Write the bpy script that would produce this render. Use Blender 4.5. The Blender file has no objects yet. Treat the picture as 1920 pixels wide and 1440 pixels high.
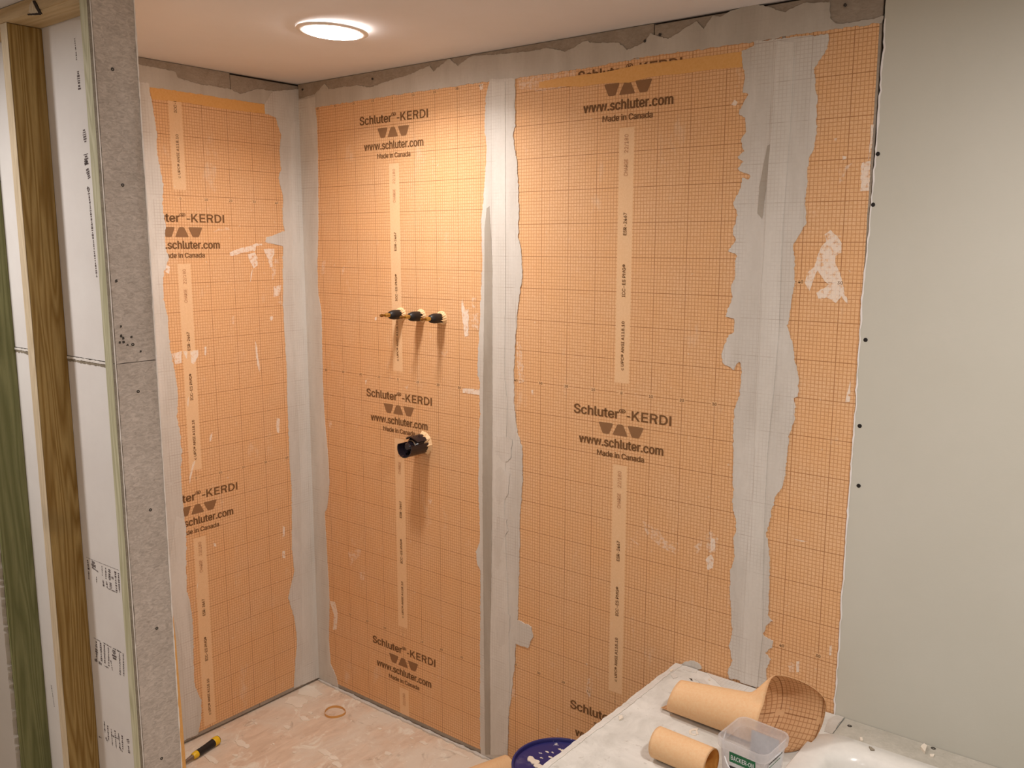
import bpy, bmesh, math, random
import numpy as np
from mathutils import Vector, Matrix
from mathutils.geometry import tessellate_polygon
from mathutils import noise as mnoise
scene = bpy.context.scene
COL = scene.collection
R = math.radians
# ------------------------------------------------------------------ camera
F_PX = 1653.2
YAW, PITCH, ROLL = -0.6682, -0.1576, 0.001
CAM = Vector((2.8124, -2.2418, 1.8286))
fw = Vector((math.sin(YAW)*math.cos(PITCH), math.cos(YAW)*math.cos(PITCH), math.sin(PITCH)))
rt = fw.cross(Vector((0, 0, 1))).normalized(); up = rt.cross(fw)
rt2 = math.cos(ROLL)*rt + math.sin(ROLL)*up
up2 = -math.sin(ROLL)*rt + math.cos(ROLL)*up
cd = bpy.data.cameras.new('camera'); cam = bpy.data.objects.new('camera', cd); COL.objects.link(cam)
cam.matrix_world = Matrix(((rt2.x, up2.x, -fw.x, CAM.x), (rt2.y, up2.y, -fw.y, CAM.y), (rt2.z, up2.z, -fw.z, CAM.z), (0, 0, 0, 1)))
cd.sensor_width = 36; cd.lens = F_PX*36/1920; cd.clip_start = .02
scene.camera = cam
# ------------------------------------------------------------------ world, light, exposure
H = 2.429
w = bpy.data.worlds.new('world'); scene.world = w; w.use_nodes = True
w.node_tree.nodes['Background'].inputs[0].default_value = (.9, .93, 1, 1)
w.node_tree.nodes['Background'].inputs[1].default_value = 0.15
scene.view_settings.view_transform = 'Standard'; scene.view_settings.look = 'None'
scene.view_settings.exposure = 0.08; scene.view_settings.gamma = 1.0
scene.view_settings.use_curve_mapping = False
SHOWER_LAMP = (0.795, -0.505)
LAMP_STRENGTH = 60.0
WARM = (1.0, .93, .89)
def downlight(x, y, e, col, size=.16, spread=180, z=None):
    l = bpy.data.lights.new('downlight', 'AREA'); l.shape = 'DISK'; l.size = size; l.energy = e; l.color = col; l.spread = R(spread)
    o = bpy.data.objects.new('downlight', l); COL.objects.link(o); o.location = (x, y, z or H-.015)
    return o
downlight(*SHOWER_LAMP, 8.4, WARM, .14, 150, H-.021)  # the lit downlight in the shower ceiling
downlight(2.90, -1.05, 22, (1, .93, .90))     # over the bath tub, to the right of the picture
downlight(-0.06, -1.98, 18, (1, .94, .90))     # in the room outside the shower, to the left
downlight(2.6, -3.3, 14, (1, .94, .90))       # behind the camera
# ------------------------------------------------------------------ helpers: picture point to point in the place
def ray(x, y): return fw + rt2*((x-960)/F_PX) - up2*((y-720)/F_PX)
def plane(x, y, a, v):
    d = ray(x, y); return CAM + d*((v-CAM[a])/d[a])
def WB(x, y, v=0.0):
    p = plane(x, y, 1, v); return (p.x, p.z)
def WL(x, y):
    p = plane(x, y, 0, 0.0); return (p.y, p.z)
OFF = dict(a=(0, 0), b=(0, 480), c=(0, 960), d=(560, 0), e=(560, 480), f=(560, 960), g=(1120, 0), h=(1120, 480), i=(1120, 960))
def T(s):   # 'a x,y x,y b x,y' -> picture points
    o = (0, 0); k = 1; out = []
    for t in s.split():
        if t in OFF: o = OFF[t]; k = 3
        elif t == 'p': o = (0, 0); k = 1
        else:
            x, y = t.split(','); out.append((o[0]+float(x)/k, o[1]+float(y)/k))
    return out
# ------------------------------------------------------------------ helpers: materials
class NT:
    def __init__(s, name):
        s.m = bpy.data.materials.new(name); s.m.use_nodes = True; s.t = s.m.node_tree
        s.b = s.t.nodes['Principled BSDF']
    def n(s, typ, **kw):
        n = s.t.nodes.new(typ)
        for k, v in kw.items(): setattr(n, k, v)
        return n
    def put(s, inp, v):
        if isinstance(v, bpy.types.NodeSocket): s.t.links.new(v, inp)
        elif isinstance(v, (tuple, list)) and len(v) == 3 and inp.type == 'RGBA': inp.default_value = (*v, 1)
        else: inp.default_value = v
    def math(s, op, a, b=0.0, c=None, clamp=False):
        n = s.n('ShaderNodeMath', operation=op); n.use_clamp = clamp
        s.put(n.inputs[0], a); s.put(n.inputs[1], b)
        if c is not None: s.put(n.inputs[2], c)
        return n.outputs[0]
    def mix(s, f, a, b):
        n = s.n('ShaderNodeMix', data_type='RGBA'); s.put(n.inputs[0], f); s.put(n.inputs[6], a); s.put(n.inputs[7], b)
        return n.outputs[2]
    def noise(s, vec, scale, detail=3, rough=.55, dist=0.0, stretch=None):
        if stretch:
            mp = s.n('ShaderNodeMapping'); mp.inputs['Scale'].default_value = stretch; s.put(mp.inputs[0], vec); vec = mp.outputs[0]
        n = s.n('ShaderNodeTexNoise'); s.put(n.inputs['Vector'], vec); n.inputs['Scale'].default_value = scale
        n.inputs['Detail'].default_value = detail; n.inputs['Roughness'].default_value = rough; n.inputs['Distortion'].default_value = dist
        return n.outputs[0]
    def rng(s, v, a, b, c=0.0, d=1.0):
        n = s.n('ShaderNodeMapRange'); s.put(n.inputs[0], v)
        for i, q in enumerate((a, b, c, d)): n.inputs[i+1].default_value = q
        return n.outputs[0]
    def pos(s): return s.n('ShaderNodeNewGeometry').outputs['Position']
    def bump(s, h, strength=.3, dist=.002):
        n = s.n('ShaderNodeBump'); s.put(n.inputs['Height'], h); n.inputs['Strength'].default_value = strength; n.inputs['Distance'].default_value = dist
        s.t.links.new(n.outputs[0], s.b.inputs['Normal'])
    def done(s, col=None, rough=.7, spec=.3, **kw):
        if col is not None: s.put(s.b.inputs['Base Color'], col)
        s.put(s.b.inputs['Roughness'], rough); s.b.inputs['Specular IOR Level'].default_value = spec
        for k, v in kw.items(): s.put(s.b.inputs[k.replace('_', ' ')], v)
        return s.m
def rgb(r, g, b, k=(.98, 1.02, 1.10), gain=1.0):
    return tuple(min(.92, gain*q*((c/255)/12.92 if c <= 10 else ((c/255+.055)/1.055)**2.4)) for c, q in zip((r, g, b), k))
def org(r, g, b): return rgb(r, g, b, (.93, 1.20, 1.40))
def grid_fac(t):
    """fac of the printed centimetre grid from the metric UV: (minor, major, inside the blank strip)"""
    uv = t.n('ShaderNodeUVMap'); sp = t.n('ShaderNodeSeparateXYZ'); t.put(sp.inputs[0], uv.outputs[0])
    u, v = sp.outputs[0], sp.outputs[1]
    def line(c, pitch, half, soft):
        d = t.math('ABSOLUTE', t.math('SUBTRACT', t.math('FRACT', t.math('ADD', t.math('MULTIPLY', c, 1/pitch), 100.5)), .5))
        return t.rng(d, (half+soft)/pitch, half/pitch)
    mn = t.math('MAXIMUM', line(u, .01, .0004, .0009), line(v, .01, .0004, .0009))
    mj = t.math('MAXIMUM', line(u, .1, .0007, .0008), line(v, .1, .0007, .0008))
    per = t.math('FRACT', t.math('ADD', t.math('MULTIPLY', v, -1/.9895), 10.0))
    au = t.math('ABSOLUTE', u)
    st = t.math('MULTIPLY', t.math('LESS_THAN', au, .0245), t.math('MULTIPLY', t.math('GREATER_THAN', per, .2245), t.math('LESS_THAN', per, .970)))
    ft = t.math('FRACT', t.math('MULTIPLY', au, 10.0))
    # little blank windows round the figures of the number row
    pv = t.math('ABSOLUTE', t.math('SUBTRACT', t.math('FRACT', t.math('ADD', per, .5)), .5))
    wu = t.math('ABSOLUTE', t.math('SUBTRACT', t.math('FRACT', t.math('ADD', t.math('MULTIPLY', u, 10.0), 10.5)), .5))
    win = t.math('MULTIPLY', t.math('LESS_THAN', pv, .0062), t.math('LESS_THAN', wu, .10))
    keep = t.math('SUBTRACT', 1.0, t.math('MAXIMUM', st, win))
    return t.math('MULTIPLY', mn, keep), t.math('MULTIPLY', mj, keep), st, uv.outputs[0]
ORANGE = org(232, 168, 118); ORANGE_LINE = org(196, 122, 72); ORANGE_MAJ = org(158, 92, 48)
def membrane_color(t, light=0.0):
    mn, mj, st, uv = grid_fac(t)
    P = t.pos()
    fl = t.noise(P, 160, 3, .7)
    base = t.mix(t.rng(fl, .3, .7), org(222, 156, 104), org(240, 178, 130))
    base = t.mix(t.math('MULTIPLY', t.rng(t.noise(P, 6, 4), .35, .65), .35), base, org(236, 160, 98))
    base = t.mix(t.math('MULTIPLY', st, .45), base, org(242, 186, 138))
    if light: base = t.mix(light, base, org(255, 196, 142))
    base = t.mix(t.math('MULTIPLY', mn, .85-.2*light), base, ORANGE_LINE)
    base = t.mix(t.math('MULTIPLY', mj, .62), base, ORANGE_MAJ)
    dust = t.math('MULTIPLY', t.rng(t.noise(P, 9, 6, .72, stretch=(1, 1, .45)), .60, .80), .42)
    speck = t.math('MULTIPLY', t.rng(t.noise(P, 70, 2, .5), .72, .76), .35)
    base = t.mix(t.math('MAXIMUM', dust, speck), base, org(236, 205, 178))
    return base, fl
def mat_membrane(name='printed_orange_fleece', light=0.0):
    t = NT(name); c, fl = membrane_color(t, light); t.bump(fl, .25, .001); return t.done(c, .68, .3)
def translucent(m, f):
    t = m.node_tree; out = t.nodes['Material Output']; b = t.nodes['Principled BSDF']; tl = t.nodes.new('ShaderNodeBsdfTranslucent'); ms = t.nodes.new('ShaderNodeMixShader')
    ms.inputs[0].default_value = f; l = b.inputs['Base Color'].links
    if l: t.links.new(l[0].from_socket, tl.inputs[0])
    t.links.new(b.outputs[0], ms.inputs[1]); t.links.new(tl.outputs[0], ms.inputs[2]); t.links.new(ms.outputs[0], out.inputs[0]); return m
def mat_plain_fleece(name='plain_orange_fleece', a=org(236, 172, 118), b=org(246, 190, 138)):
    t = NT(name); P = t.pos(); fl = t.noise(P, 150, 3, .7)
    c = t.mix(t.rng(fl, .3, .7), a, b); t.bump(fl, .2, .001); return t.done(c, .6, .35)
def mat_compound(name, c1, c2, grid=.0, rough=.6, vary=.5):
    t = NT(name); P = t.pos()
    n1 = t.noise(P, 5, 5, .6, .4, stretch=(2.2, 2.2, .5)); n2 = t.noise(P, 120, 2)
    c = t.mix(t.rng(n1, .3, .7), c1, c2)
    c = t.mix(t.math('MULTIPLY', n2, .12), c, rgb(120, 108, 92))
    if grid:
        mn, mj, st, uv = grid_fac(t)
        m = t.math('MULTIPLY', t.rng(t.noise(P, 7, 4, .6, stretch=(1.6, 1.6, .6)), .42, .62), grid)
        c = t.mix(t.math('MULTIPLY', t.math('MAXIMUM', t.math('MULTIPLY', mn, .55), mj), m), c, rgb(140, 112, 92))
    h = t.math('ADD', t.math('MULTIPLY', t.noise(P, 14, 5, .6, .3, stretch=(2.5, 2.5, .6)), 1.0), t.math('MULTIPLY', n2, .12))
    t.bump(h, .35, .004); return t.done(c, rough, .35)
def mat_smear(name, f):
    t = NT(name); c, fl = membrane_color(t); n = t.noise(t.pos(), 75, 5, .68)
    c = t.mix(t.rng(n, .34 if f > .5 else .44, .50 if f > .5 else .62, 0, f), c, rgb(240, 228, 210)); t.bump(n, .3, .001); return t.done(c, .6, .3)
def mat_paper(name, a, b, scale=9, fib=0.0, rough=.85):
    t = NT(name); P = t.pos(); n = t.noise(P, scale, 5, .6); f = t.noise(P, 60, 4, .65, 1.2, stretch=(1, 1, 2.2))
    c = t.mix(t.rng(n, .3, .7), a, b)
    if fib: c = t.mix(t.math('MULTIPLY', t.rng(f, .35, .75), fib), c, rgb(95, 82, 68))
    t.bump(f, .35 if fib else .12, .0015); return t.done(c, rough, .2)
def mat_wood(name, a, b, axis='z', seed=0.0, contrast=1.0, sc=1.0):
    t = NT(name); P = t.pos(); mp = t.n('ShaderNodeMapping'); t.put(mp.inputs[0], P)
    mp.inputs['Location'].default_value = (seed, seed*1.7, seed*.3)
    s = {'z': (1, 1, .055), 'x': (.055, 1, 1)}[axis]; mp.inputs['Scale'].default_value = s
    n = t.n('ShaderNodeTexNoise'); t.put(n.inputs['Vector'], mp.outputs[0]); n.inputs['Scale'].default_value = 13*sc; n.inputs['Detail'].default_value = 1.5; n.inputs['Distortion'].default_value = .25
    rings = t.math('FRACT', t.math('MULTIPLY', n.outputs[0], 11.0))
    rr = t.math('ABSOLUTE', t.math('SUBTRACT', t.math('MULTIPLY', rings, 2.0), 1.0))
    fine = t.noise(mp.outputs[0], 170, 3, .7)
    c = t.mix(t.rng(rr, 0.05, .85, 0, contrast), a, b)
    c = t.mix(t.math('MULTIPLY', t.rng(fine, .4, .7), .35), c, tuple(x*.55 for x in a))
    kn = t.noise(P, 3.1, 2, .5); c = t.mix(t.rng(kn, .66, .74, 0, .35), c, tuple(x*.4 for x in b))
    t.bump(t.math('ADD', rr, fine), .25, .0015); return t.done(c, .62, .3)
def mat_flat(name, c, rough=.5, spec=.5, **kw):
    t = NT(name); n = t.noise(t.pos(), 55, 3); c2 = tuple(x*.86 for x in c)
    return t.done(t.mix(n, c, c2), rough, spec, **kw)
M = {}
M['membrane'] = mat_membrane()
M['plain'] = mat_plain_fleece()
M['roll_grid'] = translucent(mat_membrane('brightened_printed_fleece', .7), .4); M['roll_plain'] = translucent(mat_plain_fleece('thin_orange_fleece', org(250, 182, 126), org(255, 194, 140)), .2)  # printed fleece colour lifted: brightness painted into the coil's shaded inside
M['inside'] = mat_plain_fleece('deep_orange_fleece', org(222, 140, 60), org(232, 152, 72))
M['strip'] = mat_plain_fleece('solid_orange_strip', org(226, 150, 78), org(234, 162, 92))
M['ink'] = mat_flat('brown_ink', rgb(120, 84, 50), .7, .2)
M['ink_soft'] = mat_flat('soft_brown_ink', rgb(146, 106, 70), .7, .2)
M['ink_dim'] = mat_flat('faded_ink', rgb(196, 140, 98), .7, .2)
M['ink_black'] = mat_flat('black_ink', rgb(112, 100, 96), .7, .2)
M['comp'] = mat_compound('grey_joint_compound', rgb(200, 191, 176), rgb(220, 212, 198), .42)
M['comp_top'] = mat_compound('thin_joint_compound', rgb(182, 172, 156), rgb(202, 193, 178), .1)
M['comp_dark'] = mat_compound('damp_joint_compound', rgb(160, 149, 132), rgb(182, 172, 155), .25)
M['comp_pale'] = mat_compound('pale_joint_compound', rgb(208, 200, 185), rgb(222, 214, 200), .35)
M['tape'] = mat_compound('skimmed_tape', rgb(190, 182, 166), rgb(208, 200, 185), .0)
M['smear'] = mat_smear('white_mortar_smear', .72)
M['smear_thin'] = mat_smear('thin_mortar_smear', .42)
M['backer'] = mat_paper('grey_backer_board', rgb(156, 142, 124), rgb(174, 160, 142), 12, .35)
M['capboard'] = mat_paper('grey_brown_board_face', rgb(194, 182, 167), rgb(214, 202, 187), 6, .5)
M['board_edge'] = mat_paper('torn_board_edge', rgb(138, 126, 106), rgb(165, 152, 130), 40, .5)
M['white_edge'] = mat_paper('white_gypsum_edge', rgb(225, 216, 202), rgb(240, 232, 220), 40)
M['dark'] = mat_paper('dark_cavity', rgb(52, 42, 34), rgb(70, 58, 46))
M['drywall'] = mat_paper('grey_green_drywall_paper', rgb(196, 191, 173), rgb(200, 195, 178), 3)
M['whitepaper'] = mat_paper('white_board_back_paper', rgb(230, 222, 212), rgb(236, 229, 219), 8)
M['ceiling'] = mat_paper('ceiling_plaster', rgb(218, 212, 206), rgb(222, 216, 211), 4)
M['walls'] = mat_paper('room_plaster', rgb(190, 180, 165), rgb(196, 186, 172), 4)
M['stud_brown'] = mat_wood('brown_treated_pine', rgb(148, 112, 52), rgb(184, 152, 92), 'z', 2.3, 1.0, 1.6)
M['stud_pale'] = mat_wood('pale_green_treated_pine', rgb(190, 184, 145), rgb(218, 212, 178), 'z', 7.1, .9, 2.0)
M['stud_green'] = mat_wood('green_treated_pine', rgb(120, 120, 74), rgb(150, 148, 100), 'z', 11.0, .8, 1.3)
M['stud_face'] = mat_wood('beige_pine', rgb(206, 184, 148), rgb(228, 208, 174), 'z', 5.0, .7, 2.0)
M['plate'] = mat_wood('honey_pine', rgb(196, 164, 116), rgb(226, 198, 152), 'x', 4.0, .45, .6)
M['brass'] = mat_flat('brass', rgb(214, 186, 110), .28, .5, Metallic=1.0)
M['brass_dark'] = mat_flat('dull_brass', rgb(150, 112, 58), .4, .5, Metallic=1.0)
M['black'] = mat_flat('black_rubber', rgb(30, 26, 24), .45, .4)
M['black_gloss'] = mat_flat('glossy_black_plastic', rgb(34, 27, 32), .12, .6)
M['screw'] = mat_flat('dark_screw_head', rgb(62, 56, 48), .5, .5)
M['yellow'] = mat_flat('yellow_plastic', rgb(236, 190, 30), .35, .5)
M['steel'] = mat_flat('worn_steel', rgb(140, 125, 110), .4, .5, Metallic=.8)
M['orange_band'] = mat_flat('thin_orange_strap', rgb(222, 164, 92), .45, .4)
M['enamel'] = mat_flat('white_tub_enamel', rgb(238, 232, 218), .22, .5)
M['green'] = mat_flat('green_label_print', rgb(38, 108, 66), .5, .3)
M['label'] = mat_flat('white_label', rgb(222, 218, 212), .5, .3)
M['label_dark'] = mat_flat('dark_label_print', rgb(58, 50, 50), .5, .3)
M['white_ink'] = mat_flat('white_label_print', rgb(240, 240, 234), .5, .3)
def mat_clear():
    t = NT('cloudy_polypropylene'); tr = t.n('ShaderNodeBsdfTransparent'); tr.inputs[0].default_value = (1, 1, 1, 1)
    n = t.noise(t.pos(), 30, 4); f = t.rng(n, .3, .7, .30, .42)
    ms = t.n('ShaderNodeMixShader'); t.put(ms.inputs[0], f); out = t.t.nodes['Material Output']
    tl = t.n('ShaderNodeBsdfTranslucent'); t.put(tl.inputs[0], rgb(232, 226, 220)); m2 = t.n('ShaderNodeMixShader'); m2.inputs[0].default_value = .35
    t.done(rgb(232, 226, 220), .3, .5); t.t.links.new(t.b.outputs[0], m2.inputs[1]); t.t.links.new(tl.outputs[0], m2.inputs[2])
    t.t.links.new(tr.outputs[0], ms.inputs[1]); t.t.links.new(m2.outputs[0], ms.inputs[2]); t.t.links.new(ms.outputs[0], out.inputs[0])
    return t.m
M['clear'] = mat_clear()
def mat_lid():
    t = NT('navy_plastic_with_dried_mortar'); P = t.pos()
    n = t.rng(t.noise(P, 10, 6, .6), .58, .75); s = t.rng(t.noise(P, 30, 4, .6), .66, .70)
    c = t.mix(t.math('MULTIPLY', n, .35), rgb(38, 38, 96), rgb(150, 140, 150)); c = t.mix(t.math('MULTIPLY', s, .8), c, rgb(215, 205, 195))
    t.bump(s, .4, .003); return t.done(c, .3, .5)
M['navy'] = mat_lid()
M['navy_plain'] = mat_flat('navy_plastic', rgb(28, 28, 74), .3, .5)
M['mortar'] = mat_compound('dried_mortar', rgb(226, 210, 186), rgb(238, 224, 202))
def mat_floor():
    t = NT('mortar_stained_subfloor'); P = t.pos()
    a = t.noise(P, 3.5, 6, .62, .5); b = t.noise(P, 11, 6, .7, .8); g = t.noise(P, 30, 4, .6, 1.0, stretch=(1, .3, 1))
    c = t.mix(t.rng(g, .35, .65), rgb(206, 178, 150), rgb(222, 196, 168))
    c = t.mix(t.rng(a, .45, .62, 0, .75), c, rgb(220, 206, 184))
    c = t.mix(t.rng(b, .56, .66, 0, .8), c, rgb(232, 222, 200))
    c = t.mix(t.rng(t.noise(P, 8, 5, .7, 1.5), .60, .72, 0, .55), c, rgb(147, 124, 100))
    c = t.mix(t.rng(t.noise(P, 55, 3, .6), .66, .72, 0, .8), c, rgb(238, 230, 212))
    t.bump(t.math('ADD', b, g), .5, .004); return t.done(c, .75, .25)
M['floor'] = mat_floor()
def mat_deck():
    t = NT('cement_board_deck'); P = t.pos()
    a = t.noise(P, 9, 6, .65, .6); b = t.noise(P, 60, 4, .6)
    c = t.mix(t.rng(a, .35, .65), rgb(196, 190, 176), rgb(222, 216, 202)); c = t.mix(t.rng(b, .62, .72, 0, .5), c, rgb(170, 160, 145))
    t.bump(t.math('ADD', a, t.math('MULTIPLY', b, .3)), .35, .003); return t.done(c, .7, .3)
M['deck'] = mat_deck()
M['deck_grey'] = mat_paper('grey_cement_board', rgb(176, 168, 150), rgb(196, 188, 170), 9, .2)
t = NT('lit_lamp_diffuser'); t.put(t.b.inputs['Emission Color'], WARM); t.b.inputs['Emission Strength'].default_value = LAMP_STRENGTH
M['lamp'] = t.done(rgb(250, 245, 235), .5)
M['trim'] = mat_flat('white_lamp_trim', rgb(236, 226, 212), .4, .4)
# ------------------------------------------------------------------ helpers: geometry
def obj(name, verts, faces, mat, parent=None, uv=None, smooth=False, mats=None, fm=None):
    me = bpy.data.meshes.new(name); me.from_pydata([tuple(v) for v in verts], [], faces)
    for m in (mats or [mat]): me.materials.append(m)
    if fm:
        for p, k in zip(me.polygons, fm): p.material_index = k
    if uv:
        L = me.uv_layers.new(name='UVMap')
        for l in me.loops: L.data[l.index].uv = uv[l.vertex_index]
    if smooth:
        for p in me.polygons: p.use_smooth = True
    me.validate(); me.update()
    o = bpy.data.objects.new(name, me); COL.objects.link(o)
    if parent is not None:
        o.parent = parent
        if parent.type == 'EMPTY' or True: o.matrix_parent_inverse = parent.matrix_basis.inverted()
    return o
def empty(name, loc): 
    o = bpy.data.objects.new(name, None); COL.objects.link(o); o.location = loc; o.empty_display_size = .05; return o
def tag(o, label=None, cat=None, group=None, kind=None):
    if label: o['label'] = label
    if cat: o['category'] = cat
    if group: o['group'] = group
    if kind: o['kind'] = kind
    return o
def boxgeo(x0, x1, y0, y1, z0, z1, bev=0.0):
    bm = bmesh.new(); bmesh.ops.create_cube(bm, size=1)
    for v in bm.verts: v.co = Vector(((x0+x1)/2+v.co.x*(x1-x0), (y0+y1)/2+v.co.y*(y1-y0), (z0+z1)/2+v.co.z*(z1-z0)))
    if bev: bmesh.ops.bevel(bm, geom=bm.edges[:], offset=bev, segments=2, affect='EDGES')
    vs = [v.co.copy() for v in bm.verts]; bm.verts.index_update(); fs = [[v.index for v in f.verts] for f in bm.faces]; bm.free()
    return vs, fs
def box(name, x0, x1, y0, y1, z0, z1, mat, parent=None, bev=0.0):
    return obj(name, *boxgeo(x0, x1, y0, y1, z0, z1, bev), mat, parent)
def ragged(pts, amp=.002, step=.007, seed=0, closed=True, keep=None):
    """subdivide an outline and roughen it; keep(p) True -> leave the point where it is"""
    out = []; n = len(pts)
    for i in range(n if closed else n-1):
        a = pts[i]; b = pts[(i+1) % n]; L = math.hypot(b[0]-a[0], b[1]-a[1]); k = max(1, int(L/step))
        nx, ny = (-(b[1]-a[1])/max(L, 1e-6), (b[0]-a[0])/max(L, 1e-6))
        for j in range(k):
            t = j/k; q = (a[0]+(b[0]-a[0])*t, a[1]+(b[1]-a[1])*t)
            if keep and keep(q): out.append(q); continue
            m = mnoise.noise((q[0]*60+seed, q[1]*60, seed*.7))*1.3 + mnoise.noise((q[0]*210+seed, q[1]*210, seed))*.8 + (mnoise.noise((q[0]*520+seed, q[1]*520, seed))*.9 if step < .006 else 0)
            out.append((q[0]+nx*m*amp, q[1]+ny*m*amp))
    return out
_lift = [0]
def slab(name, pts, wall, d0, d1, mat, parent, org=(0, 0), **kw):
    """thin sheet with outline pts on a wall: wall 'B' (y=0, pts=(x,z)), 'L' (x=0, pts=(y,z)), 'F' horizontal (pts=(x,y)), stands proud from d0 to d1"""
    _lift[0] = (_lift[0]+1) % 17; d1 += _lift[0]*2.5e-5
    def P(p, d):
        if wall == 'B': return (p[0], -d, p[1])
        if wall == 'L': return (d, p[0], p[1])
        return (p[0], p[1], d)
    n = len(pts); tris = tessellate_polygon([[Vector((p[0], p[1], 0)) for p in pts]])
    vs = [P(p, d1) for p in pts]+[P(p, d0) for p in pts]
    fs = []
    for a, b, c in tris:
        A = (pts[b][0]-pts[a][0])*(pts[c][1]-pts[a][1])-(pts[b][1]-pts[a][1])*(pts[c][0]-pts[a][0])
        if A < 0: a, b, c = a, c, b
        if abs(A) > 1e-12: fs.append((a, b, c) if wall != 'X' else (a, c, b))
    area = sum(pts[i][0]*pts[(i+1) % n][1]-pts[(i+1) % n][0]*pts[i][1] for i in range(n))
    for i in range(n):
        j = (i+1) % n; q = (i, i+n, j+n, j)
        fs.append(q if area > 0 else q[::-1])
    uv = [(p[0]-org[0], p[1]-org[1]) for p in pts]*2
    return obj(name, vs, fs, mat, parent, uv=uv, **kw)
def lathe_geo(prof, A, D, seg=24, cap=True):
    D = Vector(D).normalized(); U = D.orthogonal().normalized(); V = D.cross(U); A = Vector(A); vs = []; fs = []
    for r, t in prof:
        for k in range(seg):
            a = 2*math.pi*k/seg; vs.append(A+D*t+(U*math.cos(a)+V*math.sin(a))*r)
    for i in range(len(prof)-1):
        for k in range(seg):
            k2 = (k+1) % seg; fs.append((i*seg+k, i*seg+k2, (i+1)*seg+k2, (i+1)*seg+k))
    if cap: fs.append(tuple(range(seg))[::-1]); fs.append(tuple((len(prof)-1)*seg+k for k in range(seg)))
    return vs, fs
def lathe(name, prof, A, D, mat, parent=None, seg=24, cap=True, smooth=True):
    o = obj(name, *lathe_geo(prof, A, D, seg, cap), mat, parent, smooth=False)
    if smooth:
        for p in o.data.polygons: p.use_smooth = len(p.vertices) == 4
        try: o.data.set_sharp_from_angle(angle=R(40))
        except Exception: pass
    return o
_tc = {}
try:   # the sans serif that ships with Blender, else its built-in one
    import os
    FONT = bpy.data.fonts.load(os.path.join(bpy.utils.system_resource('DATAFILES', path='fonts'), 'Inter.woff2'))
except Exception:
    FONT = None
def text_geo(s, off=0.012):
    if (s, off) in _tc: return _tc[(s, off)]
    c = bpy.data.curves.new('t', 'FONT'); c.body = s
    if FONT: c.font = FONT
    c.offset = off; c.resolution_u = 2
    o = bpy.data.objects.new('t', c); me = bpy.data.meshes.new_from_object(o)
    vs = [(v.co.x, v.co.y) for v in me.vertices]; fs = [tuple(p.vertices) for p in me.polygons]
    bpy.data.objects.remove(o); bpy.data.curves.remove(c); bpy.data.meshes.remove(me)
    _tc[(s, off)] = (vs, fs); return vs, fs
_cap = text_geo('H'); CAPH = max(v[1] for v in _cap[0])-min(v[1] for v in _cap[0])
def _rc(x0, y0, x1, y1): return [(x0, y0), (x1, y0), (x1, y1), (x0, y1)]
def _arc(cx, cy, rx, ry, ix, iy, a0, a1, n=10):
    out = []
    for k in range(n):
        a, b = R(a0+(a1-a0)*k/n), R(a0+(a1-a0)*(k+1)/n)
        out.append([(cx+ix*math.cos(a), cy+iy*math.sin(a)), (cx+rx*math.cos(a), cy+ry*math.sin(a)), (cx+rx*math.cos(b), cy+ry*math.sin(b)), (cx+ix*math.cos(b), cy+iy*math.sin(b))])
    return out
_w, _h = .145, .15
GLYPH = {   # bold sans capitals: width, polygons (capital height 1)
 '-': (.30, [_rc(0, .29, .30, .43)]), 'I': (_w, [_rc(0, 0, _w, 1)]),
 'E': (.56, [_rc(0, 0, _w, 1), _rc(_w, 0, .56, _h), _rc(_w, .43, .52, .43+_h), _rc(_w, 1-_h, .56, 1)]),
 'K': (.66, [_rc(0, 0, _w, 1), [(_w, .30), (.63, 1), (.44, 1), (_w, .53)], [(.23, .44), (.49, 0), (.66, 0), (.335, .57)]]),
 'R': (.64, [_rc(0, 0, _w, 1), _rc(_w, 1-_h, .36, 1), _rc(_w, .42, .36, .42+_h), [(.33, .42), (.44, 0), (.61, 0), (.50, .44)]]+_arc(.36, .71, .26, .29, .115, .14, -90, 90)),
 'D': (.66, [_rc(0, 0, _w, 1), _rc(_w, 0, .28, _h), _rc(_w, 1-_h, .28, 1)]+_arc(.28, .5, .38, .5, .235, .35, -90, 90, 14)),
 'B': (.63, [_rc(0, 0, _w, 1), _rc(_w, 1-_h, .36, 1), _rc(_w, .45, .36, .45+_h), _rc(_w, 0, .36, _h)]+_arc(.36, .75, .24, .25, .10, .11, -70, 90)+_arc(.36, .28, .27, .28, .12, .14, -90, 75)),
 'A': (.70, [[(0, 0), (.155, 0), (.40, 1), (.28, 1)], [(.545, 0), (.70, 0), (.43, 1), (.31, 1)], _rc(.17, .20, .53, .33)]),
 'C': (.66, _arc(.36, .5, .36, .5, .21, .35, 42, 318, 18)), 'O': (.74, _arc(.37, .5, .37, .5, .22, .35, 0, 360, 24)),
 'N': (.62, [_rc(0, 0, _w, 1), _rc(.62-_w, 0, .62, 1), [(_w, 1), (_w, .76), (.62-_w, 0), (.62-_w, .24)]]),
}
def caps(s, wall, cx, base, width, cap, d, mat, parent, P=None, gap=.115):
    """lettering in the bold capitals above"""
    tot = sum(GLYPH[c][0] for c in s)+gap*(len(s)-1); sx = width/tot; x = -tot/2; q = []; ff = []; n_ = 0
    for c in s:
        wd, polys = GLYPH[c]; n_ = 0
        for pl_ in polys:
            k0 = len(q); n_ = n_+1 if len(polys) < 8 or n_ < 5 else 5; dd = d+n_*1.5e-5
            for px, py in pl_:
                u, v = cx+(x+px)*sx, base+py*cap
                q.append((u, -dd, v) if wall == 'B' else (dd, u, v) if wall == 'L' else P(u, v, n_))
            ff.append(tuple(range(k0, k0+len(pl_))))
        x += wd+gap
    return obj('lettering', q, ff, mat, parent)
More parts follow.
